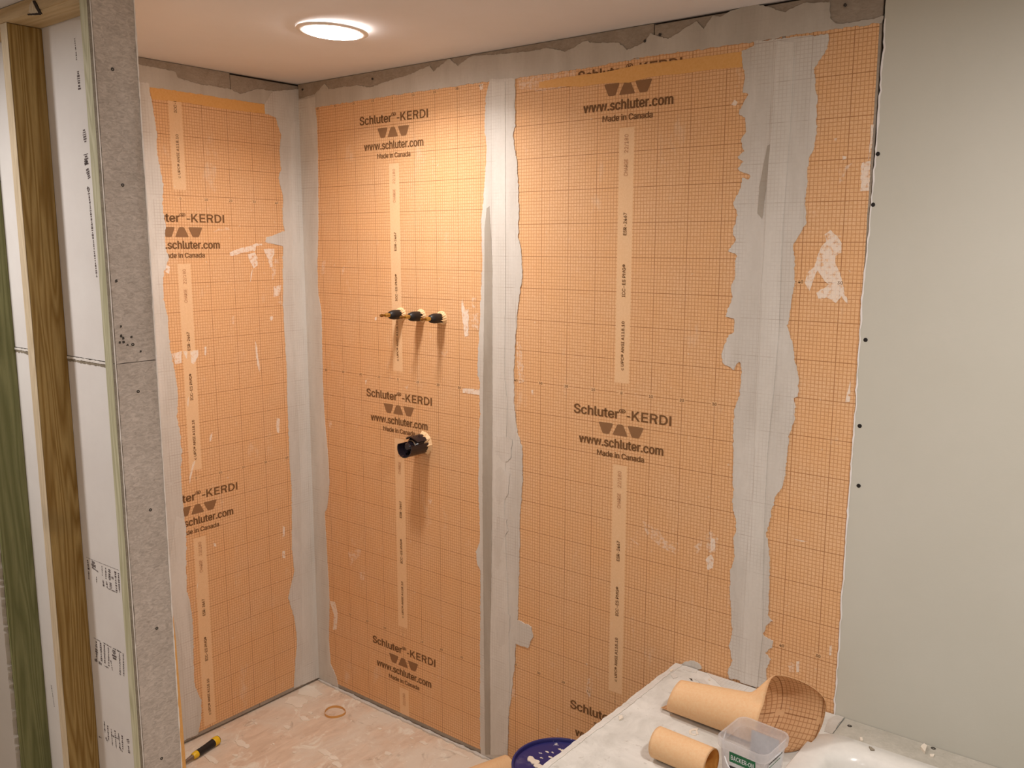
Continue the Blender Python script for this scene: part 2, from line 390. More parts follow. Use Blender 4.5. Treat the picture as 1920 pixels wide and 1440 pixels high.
def lettering(s, wall, cx, base, width, cap, d, mat, parent, vertical=False, off=.012, P=None):
    """flat print; off thickens the strokes (share of the capital height)"""
    vs, fs = text_geo(s, 0.0); x0 = min(v[0] for v in vs); x1 = max(v[0] for v in vs)
    sx = width/(x1-x0); sy = cap/CAPH; mid = (x0+x1)/2; q = []; ff = []; e = off*cap*1.6
    for n_, (ex, ey) in enumerate(((0, 0), (e, 0), (-e, 0), (0, e*.5), (0, -e*.5)) if off else ((0, 0),)):
        dd = d+n_*1.5e-5; k0 = len(q)
        for x, y in vs:
            a = (x-mid)*sx+ex; b = y*sy+ey
            u, v = (cx+a, base+b) if not vertical else (cx-b, base+a)
            q.append((u, -dd, v) if wall == 'B' else (dd, u, v) if wall == 'L' else P(u, v, n_))
        ff += [tuple(k0+i for i in f) for f in fs]
    return obj('lettering', q, ff, mat, parent)
# ================================================================== the setting
X1, Y1 = 4.05, -4.0; XL = -1.6
floor = tag(box('floor', XL, X1, Y1, 0.12, -.12, 0, M['floor']), kind='structure')
ceiling = tag(box('ceiling', XL, X1, Y1, .12, H, H+.1, M['ceiling']), kind='structure')
tag(box('wall_right', X1, X1+.1, Y1, .12, 0, H, M['walls']), kind='structure')
tag(box('wall_front', XL-.1, X1+.1, Y1-.1, Y1, 0, H, M['walls']), kind='structure')
tag(box('wall_side', XL-.1, XL, Y1, .12, 0, H, M['walls']), kind='structure')
# ------------------------------------------------------------------ back wall
wb = tag(box('wall_back', -.1, X1, .0125, .11, 0, H, M['dark']), kind='structure')
wl = tag(box('wall_left', -.11, -.0125, -1.07, .0125, 0, H, M['dark']), kind='structure')
def board(name, wall, u0, u1, z0, z1, parent, mat='backer', d=0.0, th=.0125):
    if wall == 'B': return box(name, u0, u1, -d, th-d, z0, z1, M[mat], parent, .0008)
    return box(name, -th+d, d, u0, u1, z0, z1, M[mat], parent, .0008)
xj = WB(1226.7, 55)[0]
board('backer_board', 'B', 0.0, xj-.001, .004, H-.0015, wb)
board('backer_board', 'B', xj+.0015, 2.1465, .004, H-.006, wb)
board('backer_board', 'L', -1.07, -.30, .008, H-.0015, wl)
board('backer_board', 'L', -.2985, 0.0, .007, H-.007, wl)
# the proud grey drywall sheet to the right
dpts = [WB(x, y) for x, y in [(1661, -12), (1656, 90), (1651, 150), (1641, 290), (1627, 440), (1616, 560), (1604, 740), (1596, 860), (1586, 1000), (1573, 1190), (1563, 1335)]]
dpts = [(x+.0012, z) for x, z in dpts]; dpts[0] = (dpts[0][0], H-.003); dpts.append((dpts[-1][0], .004))
edge = ragged(dpts, .0018, .012, 5, closed=False)+[dpts[-1]]
dry = slab('drywall_board', edge+[(X1-.002, .004), (X1-.002, H-.003)], 'B', -.0120, .0045, M['drywall'], wb)
slab('torn_paper_edge', ragged(edge[6:-2], .0015, .02, 8, closed=False)+[(x+.0035+.0025*mnoise.noise((z*30, 0, 3)), z) for x, z in edge[6:-2]][::-1], 'B', .003, .0052, M['whitepaper'], wb)
def screw(wall, u, v, d, parent, r=.0042):
    ax = {'B': (0, -1, 0), 'L': (1, 0, 0), 'F': (0, 0, 1)}[wall]
    A = (u, -d, v) if wall == 'B' else (d, u, v) if wall == 'L' else (u, v, d)
    return lathe('screw', [(r*1.0, -.002), (r, .0003), (r*.8, .0006), (r*.35, .0006), (r*.3, -.0006)], A, ax, M['screw'], parent, 12)
for x, y in [(1647, 289), (1638, 384), (1624, 637), (1613, 798), (1611, 910)]:
    u, v = WB(x, y); lathe('screw', [(.0052, -.001), (.0052, .0002), (.0045, .0005), (.002, .0005)], (u, -.0049, v), (0, -1, 0), M['black'], dry, 14)
for x, y in [(1585, 10), (699, 148), (1210, 77), (1238, 65), (568, 168)]: screw('B', *WB(x, y), .0032, wb, .004)
# membranes
CX = {1: (.513, 1.340), 2: (1.460, 1.3895), 3: (2.385, 1.7335), 4: (-.521, .992)}
PER = .9895
def sheet(wall, u0, u1, z0, z1, parent, k, d=.0005):
    pts = ragged([(u0, z0), (u1, z0), (u1, z1), (u0, z1)], .0006, .03, k)
    return slab('membrane_sheet', pts, wall, 0, d, M['membrane'], parent, CX[k])
m1 = sheet('B', .045, .985, .020, 2.345, wb, 1); m2 = sheet('B', 1.0, 1.905, .020, 2.346, wb, 2)
m3 = sheet('B', 1.915, 2.1405, .020, 2.350, wb, 3); m4 = sheet('L', -1.02, -.045, .022, 2.343, wl, 4)
def trapz(u0, z, W, wall, d, parent):
    Hh = .034; vs = []; fs = []
    for a, b, c, e in ((0, .33, .24, .10), (.43, .55, .655, .32), (.65, 1.0, .90, .75)):
        P = [(a*W, 0), (b*W, 0), (c*W, -Hh), (e*W, -Hh)]; out = []; r = .0045
        for i in range(4):
            p = Vector(P[i]); q0 = Vector(P[i-1]); q1 = Vector(P[(i+1) % 4]); e0 = (q0-p).normalized(); e1 = (q1-p).normalized()
            s, f = p+e0*r, p+e1*r
            for t in (0, .33, .67, 1): out.append((s*(1-t)**2+p*2*t*(1-t)+f*t*t))
        k = len(vs); vs += out; fs.append(tuple(range(k, k+len(out)))[::-1])
    q = [((u0+v.x, -d, z+v.y) if wall == 'B' else (d, u0+v.x, z+v.y)) for v in vs]
    return obj('emblem', q, fs, M['ink_soft'], parent)
def print_block(wall, cx, z0, parent, d=.00142, logo=True, strip=True, numbers=range(-4, 5), zmin=0, zmax=9):
    if logo:
        lettering('Schluter', wall, cx-.0885, z0-.0795, .161, .0295, d, M['ink'], parent, off=.032)
        lettering('\u00ae', wall, cx+.0045, z0-.0655, .023, .0175, d, M['ink'], parent, off=.0)
        caps('-KERDI', wall, cx+.0940, z0-.0795, .149, .0285, d, M['ink'], parent)
        trapz(cx-.079, z0-.097, .158, wall, d, parent)
        lettering('www.schluter.com', wall, cx-.002, z0-.1705, .293, .028, d, M['ink'], parent, off=.032)
        lettering('Made in Canada', wall, cx, z0-.2015, .164, .0175, d, M['ink'], parent, off=.026)
    if strip:
        for s, a, b, cap, m, off in (('22/180', -.292, -.241, .013, 'ink_dim', 0), ('CHARGE', -.357, -.31, .013, 'ink_dim', 0), ('ESR-2467', -.525, -.461, .011, 'ink', .016),
                                ('ICC-ES PMG\u00ae', -.704, -.609, .011, 'ink', .016), ('c UPC\u00ae ANSI A118.10', -.921, -.776, .010, 'ink', .016)):
            lettering(s, wall, cx+.0055, z0+(a+b)/2, b-a, cap, d, M[m], parent, vertical=True, off=off)
    for k in numbers:
        lettering(str(abs(k)*10), wall, cx+.1*k, z0-.0038, .0055 if k == 0 else .013, .0078, d, M['ink'], parent, off=.012)
a = CX[1]
print_block('B', a[0], a[1]+PER, m1, numbers=range(-4, 5)); print_block('B', a[0], a[1], m1); print_block('B', a[0], a[1]-PER, m1, strip=False, numbers=range(-3, 5))
lettering('22/180', 'B', a[0]+.0055, a[1]-PER-.267, .05, .013, .00142, M['ink_dim'], m1, vertical=True, off=0)
a = CX[2]
print_block('B', a[0], a[1]+PER, m2, numbers=[]); print_block('B', a[0], a[1], m2); print_block('B', a[0], a[1]-PER, m2, strip=False)
print_block('B', 2.385, CX[3][1], m3, logo=False, strip=False, numbers=(-4, -3)); print_block('B', 2.385, CX[3][1]-PER, m3, logo=False, strip=False, numbers=(-4, -3))
a = CX[4]
print_block('L', a[0], a[1]+PER, m4, numbers=range(0, 5)); print_block('L', a[0], a[1], m4, numbers=range(0, 5))
lettering('ICC-ES PMG\u00ae', 'L', a[0]+.0055, a[1]+2*PER-.657, .095, .011, .00142, M['ink'], m4, vertical=True, off=.01)
lettering('c UPC\u00ae ANSI A118.10', 'L', a[0]+.0055, a[1]+2*PER-.8485, .145, .010, .00142, M['ink'], m4, vertical=True, off=.01)
# solid orange strips glued across the sheets
def S(s, k): return [(1060+float(a.split(',')[0])/k, 60+float(a.split(',')[1])/k) for a in s.split()]
up_s = S('-260,500 0,452 400,402 700,335 1200,272 1400,242 1770,197 1772,350 1450,378 1100,425 890,442 640,505 400,512 150,548 0,545 -260,560', 5.333)
slab('membrane_strip', ragged([WB(*q) for q in up_s], .001, .01, 3), 'B', .0008, .0016, M['strip'], m2)
slab('membrane_strip', ragged([WL(*q) for q in T('a 835,484 1490,588 1490,640 1250,612 1060,580 950,566 855,560')], .0012, .008, 4), 'L', .0008, .0016, M['strip'], m4)
# ------------------------------------------------------------------ joint compound
def comp(name, pts, wall, d1, mat, parent, org, seed, amp=.0022, step=.0045, d0=0.0):
    fn = WB if wall == 'B' else WL
    q = [p if abs(p[0]) < 5 else fn(*p) for p in pts]
    return slab(name, ragged(q, amp, step, seed), wall, d0, d1, M[mat], parent, org)
# top of the back wall
lo = T('d 0,640 95,605 560,532 1080,457 1230,440 1560,392 1920,330 g 200,330 885,236 1160,190 1600,128')
hi = T('g 1612,92 1430,130 1340,135 1312,100 1308,14 1160,18 1060,68 900,20 760,60 700,95 650,88 600,165 560,120 470,180 400,220 300,190 270,240 170,280 120,240 0,245 d 1620,232 1500,292 1400,270 1300,290 1080,308 960,320 900,372 850,330 760,402 740,370 620,420 400,492 330,480 170,500 150,470 90,530 0,560')
comp('joint_compound', lo+hi, 'B', .0022, 'comp_top', wb, CX[2], 1)
# band between the first two sheets
b2l = [(870+x/2.4, 120+y/2.4) for x, y in [(118, 70), (100, 150), (95, 310), (105, 370), (100, 470), (90, 620), (80, 700), (85, 900), (80, 1000), (75, 1150), (65, 1300), (64, 1400)]]
b2r = [(870+x/2.4, 120+y/2.4) for x, y in [(232, 66), (232, 280), (222, 320), (240, 430), (245, 520), (250, 680), (245, 780), (258, 830), (265, 950), (245, 1080), (235, 1230), (225, 1400)]]
b2l += [(870+x/1.946, 700+y/1.946) for x, y in [(60, 30), (60, 150), (55, 250), (55, 400), (60, 560), (60, 615), (45, 650), (52, 700), (62, 720), (62, 900), (60, 1100), (62, 1390)]]
b2r += [(870+x/1.946, 700+y/1.946) for x, y in [(183, 30), (185, 110), (195, 215), (215, 270), (215, 400), (205, 530), (203, 700), (196, 900), (225, 912), (247, 925), (254, 955), (235, 1002), (190, 985), (185, 1080), (176, 1150), (165, 1240), (158, 1440)]]
comp('joint_compound', b2l+b2r[::-1], 'B', .0030, 'comp', wb, CX[2], 2)
c = lambda l, k, X, Y: [(X+x/k, Y+y/k) for x, y in l]
comp('reinforcing_tape', c([(130, 80), (132, 620), (134, 1400)], 2.4, 870, 120)+c([(108, 80), (110, 400), (104, 760), (98, 1000), (100, 1390), (160, 1390), (170, 1100), (160, 760), (150, 500), (155, 300), (160, 100)], 1.946, 870, 700)+c([(185, 1400), (190, 1000), (190, 600), (188, 80)], 2.4, 870, 120), 'B', .0042, 'comp_pale', wb, CX[2], 3, .0010, .012, .003)
comp('joint_compound', c([(118, 640), (130, 900), (130, 1400)], 2.4, 870, 120)+c([(106, 60), (104, 500), (100, 900), (98, 1390), (80, 1390), (74, 900), (70, 400), (72, 60)], 1.946, 870, 700)+c([(90, 1400), (95, 1000), (96, 740), (105, 650)], 2.4, 870, 120), 'B', .0038, 'comp_dark', wb, CX[1], 4, .0010, .01, .003)
for pts in ([(120, 235), (150, 225), (178, 240), (176, 300), (150, 330), (118, 290)], [(118, 360), (135, 340), (172, 370), (160, 450), (130, 480), (112, 440)], [(125, 520), (158, 530), (160, 570), (140, 640), (130, 720), (112, 700), (112, 600)], [(128, 860), (170, 880), (165, 980), (130, 1000), (115, 930)]):
    comp('damp_patch', c(pts, 1.946, 870, 700), 'B', .00425, 'comp', wb, CX[1], pts[0][1], .005, .008, .004)
# band between the second and third sheets
b3l = T('g 885,232 882,262 815,290 820,350 830,430 820,520 850,530 832,560 800,640 840,670 840,740 805,790 830,850 790,885 825,910 790,950 860,985 855,1005 820,1000 800,1075 770,1150 790,1210 765,1290 780,1360 740,1410 785,1440 h 780,30 775,120 752,180 762,230 722,340 775,352 770,430 740,445 700,560 710,600 770,640 800,592 815,640 805,780 775,840 765,1050 765,1420 i 775,0 785,110 765,150 775,250 750,330 750,520 760,680 742,750 760,830 735,900 742,930')
b3r = T('g 1300,193 1300,270 1260,330 1220,390 1240,560 1235,700 1220,840 1190,900 1180,1050 1170,1150 1180,1250 1130,1340 1105,1370 1110,1440 h 1115,50 1105,190 1080,330 1070,390 1110,560 1135,700 1130,790 1105,800 1115,900 1085,1000 1070,1120 1050,1290 1000,1350 980,1430 i 970,50 950,120 965,200 970,350 965,500 962,580 990,610 950,640 938,690 990,720 985,760 945,790 975,830 950,890 962,1000')
comp('joint_compound', b3l+b3r[::-1], 'B', .0030, 'comp', wb, CX[3], 5, .0026)
comp('reinforcing_tape', T('g 1010,230 985,700 955,1050 940,1440 h 925,200 900,700 880,1300 i 855,100 805,955 900,985 930,700 935,300 h 945,1400 960,1100 990,800 1025,400 1035,60 g 1050,1200 1090,700 1110,240'), 'B', .0042, 'comp_pale', wb, CX[3], 6, .0008, .012, .003)
comp('joint_compound', T('g 1000,800 960,1000 930,1230 905,1200 915,1050 960,820'), 'B', .0040, 'comp_dark', wb, CX[2], 7, .001, .01, .003)
# inner corner
cr = T('d 95,545 95,605 105,700 110,900 112,1200 108,1430 e 106,40 110,200 130,320 135,600 140,800 150,950 165,1100 175,1280 162,1420 f 148,0 165,300 175,500 170,700 180,850 215,930 225,990')
comp('corner_compound', [(.0, H-.06)]+cr+[(.0005, .008)], 'B', .0026, 'comp', wb, CX[1], 8, .0016)
cl = T('a 1690,500 1530,515 1486,588 1490,640 1550,660 1560,700 1580,760 1570,850 1580,950 1565,1000 1590,1100 1590,1260 1600,1300 1500,1335 1490,1360 1590,1385 1590,1430 b 1590,60 1590,250 1600,440 1610,600 1615,800 1620,950 1625,1100 1630,1200 1640,1300 1640,1430 c 1640,100 1640,200 1655,330 1620,480 1655,600 1670,720 1660,850 1652,990')
comp('corner_compound', cl[::-1]+[(-.0005, H-.07), (-.0005, .010)], 'L', .0026, 'comp', wl, CX[4], 9, .0018)
comp('reinforcing_tape', [(-.0005, 2.30), (-.0005, .012)]+[WL(*q) for q in T('c 1700,970 1695,700 b 1690,1300 1660,700 1645,300 1640,20 a 1640,1100 1630,700')], 'L', .0036, 'comp_pale', wl, CX[4], 10, .0008, .014, .0026)
# top and left side of the left wall
comp('joint_compound', [(-1.06, 2.385)]+T('a 745,358 980,400 1000,440 1130,475 1290,500 1350,530 1450,500 1530,512 1690,520 1690,600 1490,588 835,487')+[(-1.06, 2.35)], 'L', .0021, 'comp_top', wl, CX[4], 11)
ll = T('a 835,470 845,560 855,600 880,740 882,850 900,960 915,1040 910,1160 930,1260 925,1380 940,1430 b 945,10 920,90 915,160 920,250 940,350 950,500 975,620 990,700 1000,790 990,900 1010,1000 1022,1100 1015,1200 1020,1300 1030,1430 c 1045,100 1045,300 1050,450 1075,550 1085,700 1085,800 1090,960 1130,1060 1130,1150 1115,1245')
comp('joint_compound', ll+[(-1.06, .02), (-1.06, 2.36)], 'L', .0030, 'comp', wl, CX[4], 12, .0026)
for s in ('c 985,20 1035,40 1040,200 1045,440 1060,640 1075,820 1040,830 1000,700 960,500 950,300', 'c 940,330 1000,340 1010,600 960,640'):
    comp('compound_smear', T(s), 'L', .0036, 'comp_pale', wl, CX[4], len(s), .003, .012, .003)
# smears
def smear(s, wall, mat='smear', seed=0, amp=.002, d=.00095, org=None):
    par = {'B': None, 'L': wl}[wall]
    q = [(WB if wall == 'B' else WL)(*p) for p in T(s)]; x = sum(p[0] for p in q)/len(q)
    if wall == 'B': k = 1 if x < 1 else 2 if x < 1.91 else 3; par = {1: m1, 2: m2, 3: m3}[k]
    else: k = 4; par = m4
    ext = min(max(p[0] for p in q)-min(p[0] for p in q), max(p[1] for p in q)-min(p[1] for p in q)); amp = min(amp, ext*.18)
    return slab('mortar_smear', ragged(q, amp, .005, seed+s.__len__()), wall, .0008, d, M[mat], par, CX[k])
smear('g 1310,1295 1345,1320 1378,1370 1372,1420 1340,1438 h 1335,20 1370,110 1385,180 1408,268 1375,225 1345,262 1290,232 1245,238 1232,205 1275,180 1300,160 1262,120 1240,80 1220,120 1195,198 1168,150 1182,95 1225,60 1238,0 g 1250,1402 1290,1360 1280,1320', 'B')
smear('g 1490,915 1535,905 1530,1070 1480,1075', 'B', 'smear', 2)
smear('g 1540,700 1556,700 1548,800 1535,860 1525,900 1535,800', 'B', 'smear', 3, .001)
smear('h 1425,690 1420,820 1395,822 1410,760', 'B', 'smear', 4, .001)
smear('g 1380,878 1402,880 1400,898 1380,898', 'B', 'smear', 5); smear('g 1330,780 1350,775 1345,800 1332,800', 'B', 'smear_thin', 5)
smear('g 1360,960 1400,930 1440,915 1400,960 1380,1030 1365,1030', 'B', 'smear_thin', 6)
smear('g 755,590 772,560 790,575 780,595', 'B', 'smear', 7, .001)
smear('i 610,130 640,105 680,150 665,220 640,232 615,210', 'B', 'smear_thin', 8); smear('i 640,150 660,150 662,200 640,220', 'B', 'smear', 9)
smear('i 610,265 640,240 658,270 650,315 620,325', 'B', 'smear', 9); smear('i 545,190 590,160 590,200 560,235', 'B', 'smear_thin', 10)
smear('i 255,50 350,105 380,160 460,215 440,235 340,185 270,110', 'B', 'smear_thin', 11, .003); smear('i 180,145 240,180 235,190', 'B', 'smear_thin', 12, .001)
smear('i 1120,840 1138,838 1135,900 1120,900', 'B', 'smear', 13, .001); smear('i 1070,850 1110,845 1110,900 1080,900', 'B', 'smear_thin', 14)
smear('i 1105,150 1185,165 1150,168', 'B', 'smear', 15, .0006); smear('i 1308,750 1320,750 1316,805 1306,805', 'B', 'smear', 15, .0006)
smear('i 500,845 540,835 580,870 560,885 505,860', 'B', 'smear', 15, .0006)
smear('e 922,745 1020,752 1020,782 925,770', 'B', 'smear', 16, .0015)
smear('e 915,260 925,240 935,300 958,300 955,450 935,455 925,380', 'B', 'smear', 17); smear('e 970,240 1000,230 1000,290 980,290', 'B', 'smear_thin', 18); smear('e 965,330 1015,320 1010,420 975,400', 'B', 'smear_thin', 18)
smear('e 430,345 442,342 438,360 430,362', 'B', 'smear', 19, .0005); smear('e 375,700 384,695 380,722 376,720', 'B', 'smear', 19, .0004)
smear('e 590,735 620,720 610,752', 'B', 'smear_thin', 19); smear('e 800,540 840,535 820,570', 'B', 'smear_thin', 19); smear('e 730,430 750,430 745,458 728,455', 'B', 'smear_thin', 19)
smear('e 245,65 258,60 255,105 246,105', 'B', 'smear_thin', 20, .0005); smear('e 130,40 150,20 150,90 132,110', 'B', 'smear_thin', 20)
smear('e 170,920 185,930 188,970 172,960', 'B', 'smear_thin', 20); smear('e 730,1370 750,1370 745,1395 732,1392', 'B', 'smear_thin', 20)
smear('e 1228,480 1250,480 1270,700 1240,720 1230,600', 'B', 'smear_thin', 21, .003); smear('e 1308,755 1320,752 1320,780 1310,778', 'B', 'smear', 21, .0005)
smear('f 175,500 205,505 220,570 215,660 195,662 200,580', 'B', 'smear', 22, .001)
smear('f 280,220 350,210 350,240 290,300', 'B', 'smear_thin', 23); smear('f 345,340 370,335 370,380 350,382', 'B', 'smear_thin', 23)
smear('f 1625,940 1645,925 1655,950 1640,1050 1625,1040 1618,1000', 'B', 'smear_thin', 24, .001); smear('f 1452,1205 1462,1205 1462,1250 1455,1250', 'B', 'smear_thin', 24, .0006)
smear('f 1198,985 1220,980 1225,1035 1200,1040', 'B', 'smear_thin', 25); smear('d 1018,475 1040,470 1038,500 1022,508', 'B', 'smear', 26, .0008)
smear('d 1235,440 1560,395 1560,480 1400,510 1240,500', 'B', 'smear_thin', 27, .003)
def crop(s, k, X, Y): return 'p '+' '.join('%.2f,%.2f' % (X+float(a.split(',')[0])/k, Y+float(a.split(',')[1])/k) for a in s.split())
for i, s in enumerate(('145,350 250,310 345,290 355,335 260,355 170,385 145,380', '345,285 380,270 440,275 440,290 385,290 370,345 350,335', '305,370 370,350 395,400 395,470 360,495 325,430',
          '355,490 345,560 330,620 338,530', '450,320 545,318 545,370 530,400 530,480 505,485 485,400 455,345', '470,215 560,195 615,180 700,190 700,270 520,275 475,265',
          '540,660 605,645 600,700 585,740 540,755', '375,1150 392,1210 398,1290 420,1400 410,1425 395,1370 382,1290', '508,930 535,925 530,960 512,965')):
    smear(crop(s, 4.8, 400, 400), 'L', 'smear', i, .0012, .0016)
for i, s in enumerate(('0,165 40,140 140,120 150,150 40,155 10,180', '160,935 188,935 185,1000 162,990', '520,480 560,470 560,580 530,600', '545,410 590,410 590,450 550,450', '590,760 630,760 630,830 580,820', '320,680 326,680 322,740 318,740')):
    smear(crop(s, 4.8, 400, 400), 'L', 'smear_thin', i, .0012)
for i, s in enumerate(('b 965,550 1020,535 1020,600 985,610', 'b 1030,535 1052,535 1052,585', 'b 1070,535 1115,528 1115,560 1090,608 1075,600', 'b 1150,510 1162,510 1158,560 1150,555', 'b 1180,1010 1195,990 1190,1030 1178,1045',
        'b 1555,910 1572,915 1570,995 1556,990', 'b 1085,1160 1098,1150 1080,1220 1065,1285 1065,1240', 'b 1050,830 1060,790 1058,850', 'c 1590,80 1602,82 1600,140 1590,140', 'c 1588,220 1602,218 1604,260 1588,260', 'c 1110,420 1120,350 1100,480 1080,600', 'b 930,50 955,60 950,100 930,90', 'c 1200,175 1215,175 1215,195 1200,192')):
    smear(s, 'L', 'smear', i, .0010)
# ------------------------------------------------------------------ pipe stubs and mixer body
def flap(parent, cx, cz, r, out, a0, a1, seed, n=9):
    """strips of torn membrane bent out round a pipe"""
    rnd = random.Random(seed); vs = []; fs = []
    for k in range(n):
        a = R(a0+(a1-a0)*k/n); b = R(a0+(a1-a0)*(k+1)/n); m = (a+b)/2; o = out*rnd.uniform(.55, 1.1); rr = r*rnd.uniform(.55, .8)
        i = len(vs); vs += [(cx+r*1.15*math.cos(a), -.001, cz+r*1.15*math.sin(a)), (cx+r*1.15*math.cos(b), -.001, cz+r*1.15*math.sin(b)),
                            (cx+(r*.75)*math.cos(b), -o*.55, cz+(r*.75)*math.sin(b)), (cx+rr*math.cos(m), -o, cz+rr*math.sin(m)), (cx+(r*.75)*math.cos(a), -o*.55, cz+(r*.75)*math.sin(a))]
        fs.append((i, i+1, i+2, i+3, i+4))
    o = obj('torn_flap', vs, fs, M['plain'], parent); o.modifiers.new('s', 'SOLIDIFY').thickness = .0008; return o
LBL = ('brass pipe stub in black sleeve, leftmost of the three in the shower wall', 'brass pipe stub in black sleeve, middle one of the three in the shower wall', 'brass pipe stub in black sleeve, rightmost of the three in the shower wall')
for i, (cx, cz, tilt) in enumerate(((.535, 1.578, .02), (.634, 1.577, .01), (.733, 1.575, .0))):
    r_ = empty('pipe_stub', (cx, -.0015, cz)); tag(r_, LBL[i], 'pipe', 'pipe stubs in the shower wall'); bpy.context.view_layer.update()
    D = (tilt, -1, .02)
    lathe('sleeve', [(.0165, .001), (.0175, .012), (.0172, .040), (.0140, .055), (.0085, .060)], (cx, 0, cz), D, M['black'], r_, 20)
    lathe('pipe', [(.0072, .05), (.0072, .078), (.0065, .080), (.0042, .081)], (cx, 0, cz), D, M['brass'], r_, 18)
    lathe('nozzle', [(.0040, .080), (.0040, .092), (.0055, .095), (.0055, .100), (.0030, .105)], (cx, 0, cz), D, M['brass_dark'], r_, 14)
    flap(m1, cx, cz, .022, .026, -75, 110, i)
cx, cz = .635, 1.118
mv = empty('mixer_valve', (cx, -.0015, cz)); tag(mv, 'black plastic mixer valve guard poking through torn orange membrane', 'valve'); bpy.context.view_layer.update()
lathe('valve_body', [(.028, .001), (.030, .02), (.029, .052), (.022, .058), (.0, .058)], (cx, 0, cz), (0, -1, 0), M['black_gloss'], mv, 28, cap=False)
def halfcup(a0, a1, r, y0, y1, bow, mat, name):
    vs = []; fs = []; n = 14
    for i in range(n+1):
        a = R(a0+(a1-a0)*i/n); e = y1-bow*math.sin(math.pi*i/n)
        for rr in (r, r-.003):
            for yy in (y0, (y0+e)/2, e): vs.append((cx+rr*math.cos(a), -yy, cz+rr*math.sin(a)))
    for i in range(n):
        k = i*6; q = k+6
        fs += [(k, q, q+1, k+1), (k+1, q+1, q+2, k+2), (k+3, k+4, q+4, q+3), (k+4, k+5, q+5, q+4), (k+2, q+2, q+5, k+5)]
    fs += [(0, 1, 2, 5, 4, 3), tuple(6*n+j for j in (3, 4, 5, 2, 1, 0))]
    return obj(name, vs, fs, M[mat], mv, smooth=False)
halfcup(165, 375, .036, .001, .094, -.006, 'black_gloss', 'guard_shell')
halfcup(30, 140, .036, .001, .060, -.010, 'black_gloss', 'guard_shell')
lathe('cartridge', [(.016, .055), (.016, .078), (.010, .083), (.0, .083)], (cx, 0, cz), (0, -1, 0), M['black_gloss'], mv, 20, cap=False)
lathe('retaining_ring', [(.020, .057), (.023, .060), (.020, .063)], (cx, 0, cz), (0, -1, 0), M['steel'], mv, 24, cap=False)
flap(m1, cx, cz, .040, .040, -60, 95, 21, 5)
# ------------------------------------------------------------------ ceiling light
cl_ = empty('ceiling_light', (SHOWER_LAMP[0], SHOWER_LAMP[1], H)); tag(cl_, 'round white recessed downlight, lit, in the shower ceiling', 'lamp'); bpy.context.view_layer.update()
A = (SHOWER_LAMP[0], SHOWER_LAMP[1], H); D = (-.045, -.04, -1)
lathe('can', [(.074, -.02), (.074, .010)], A, D, M['trim'], cl_, 40)
lathe('trim_ring', [(.100, .0065), (.101, .009), (.097, .012), (.082, .013), (.078, .0105)], A, D, M['trim'], cl_, 48, cap=False)
lathe('diffuser', [(.0795, .0115), (.078, .0150), (.060, .0175), (.030, .0185), (.0, .0188)], A, D, M['lamp'], cl_, 48, cap=False)
# ------------------------------------------------------------------ partition on the left
YP, YB = -1.175, -1.086
pw = tag(box('wall_partition', XL, .733, YB+.0006, YB+.0126, 0, H, M['dark']), kind='structure')
zj = 1.515
# backs of the boards on the shower side, seen between the studs
for z0, z1 in ((.003, zj-.0035), (zj+.0035, H-.003)):
    box('backing_board', XL, .7325, YB-.0008, YB+.0116, z0, z1, M['whitepaper'], pw, .0006)
slab('torn_paper_edge', ragged([(-.3, zj-.012), (.70, zj-.012), (.70, zj-.004), (-.3, zj-.004)], .003, .006, 3), 'B', -(YB-.0008), -(YB-.0014), M['board_edge'], pw)
slab('torn_paper_edge', ragged([(-.3, zj-.004), (.70, zj-.004), (.70, zj+.002), (-.3, zj+.002)], .0015, .006, 9), 'B', -(YB-.0008), -(YB-.0030), M['white_edge'], pw)
box('top_plate', XL, .6945, YP, YB-.001, 2.391, H-.001, M['plate'], pw, .0015)
kp = [plane(x, y, 1, YP-.0002) for x, y in ((57, 8), (62, 0), (66, 14), (76, 26), (62, 29), (54, 22))]
slab('knot', ragged([(p.x, min(p.z, H-.002)) for p in kp], .001, .004, 3), 'B', -YP, -YP+.0012, M['stud_face'], pw)
for q in (((62, 2), (66, 1), (80, 27), (74, 26)), ((52, 26), (76, 24), (77, 28), (54, 29))):
    kp = [plane(x, y, 1, YP-.0002) for x, y in q]; slab('knot_crack', ragged([(p.x, p.z) for p in kp], .0006, .004, 3), 'B', -YP, -YP+.0018, M['dark'], pw)
box('bottom_plate', XL, .6945, YP, YB-.001, .001, .039, M['stud_pale'], pw, .0015)
box('stud', .274, .312, YP, YB-.001, .040, 2.390, M['stud_brown'], pw, .0015)
box('stud_face', .2745, .3115, YP-.0006, YP+.0008, .040, 2.390, M['stud_face'], pw)
sx = plane(42, 1430, 1, YP).x
box('stud', sx-.038, sx, YP, YB-.001, .040, 2.390, M['stud_green'], pw, .0015)
box('stud', .6955, .7330, YP, YB-.001, .001, H-.001, M['stud_pale'], pw, .0012)
# drywall on the room side, broken off along the left stud
e = ragged([(sx-.012, .003), (sx-.014, 1.2), (sx-.016, H-.003)], .004, .01, 6, closed=False)+[(sx-.016, H-.003)]
slab('drywall_board', [(XL, .003)]+e+[(XL, H-.003)], 'B', -YP+.0003, -YP+.0125, M['walls'], pw)
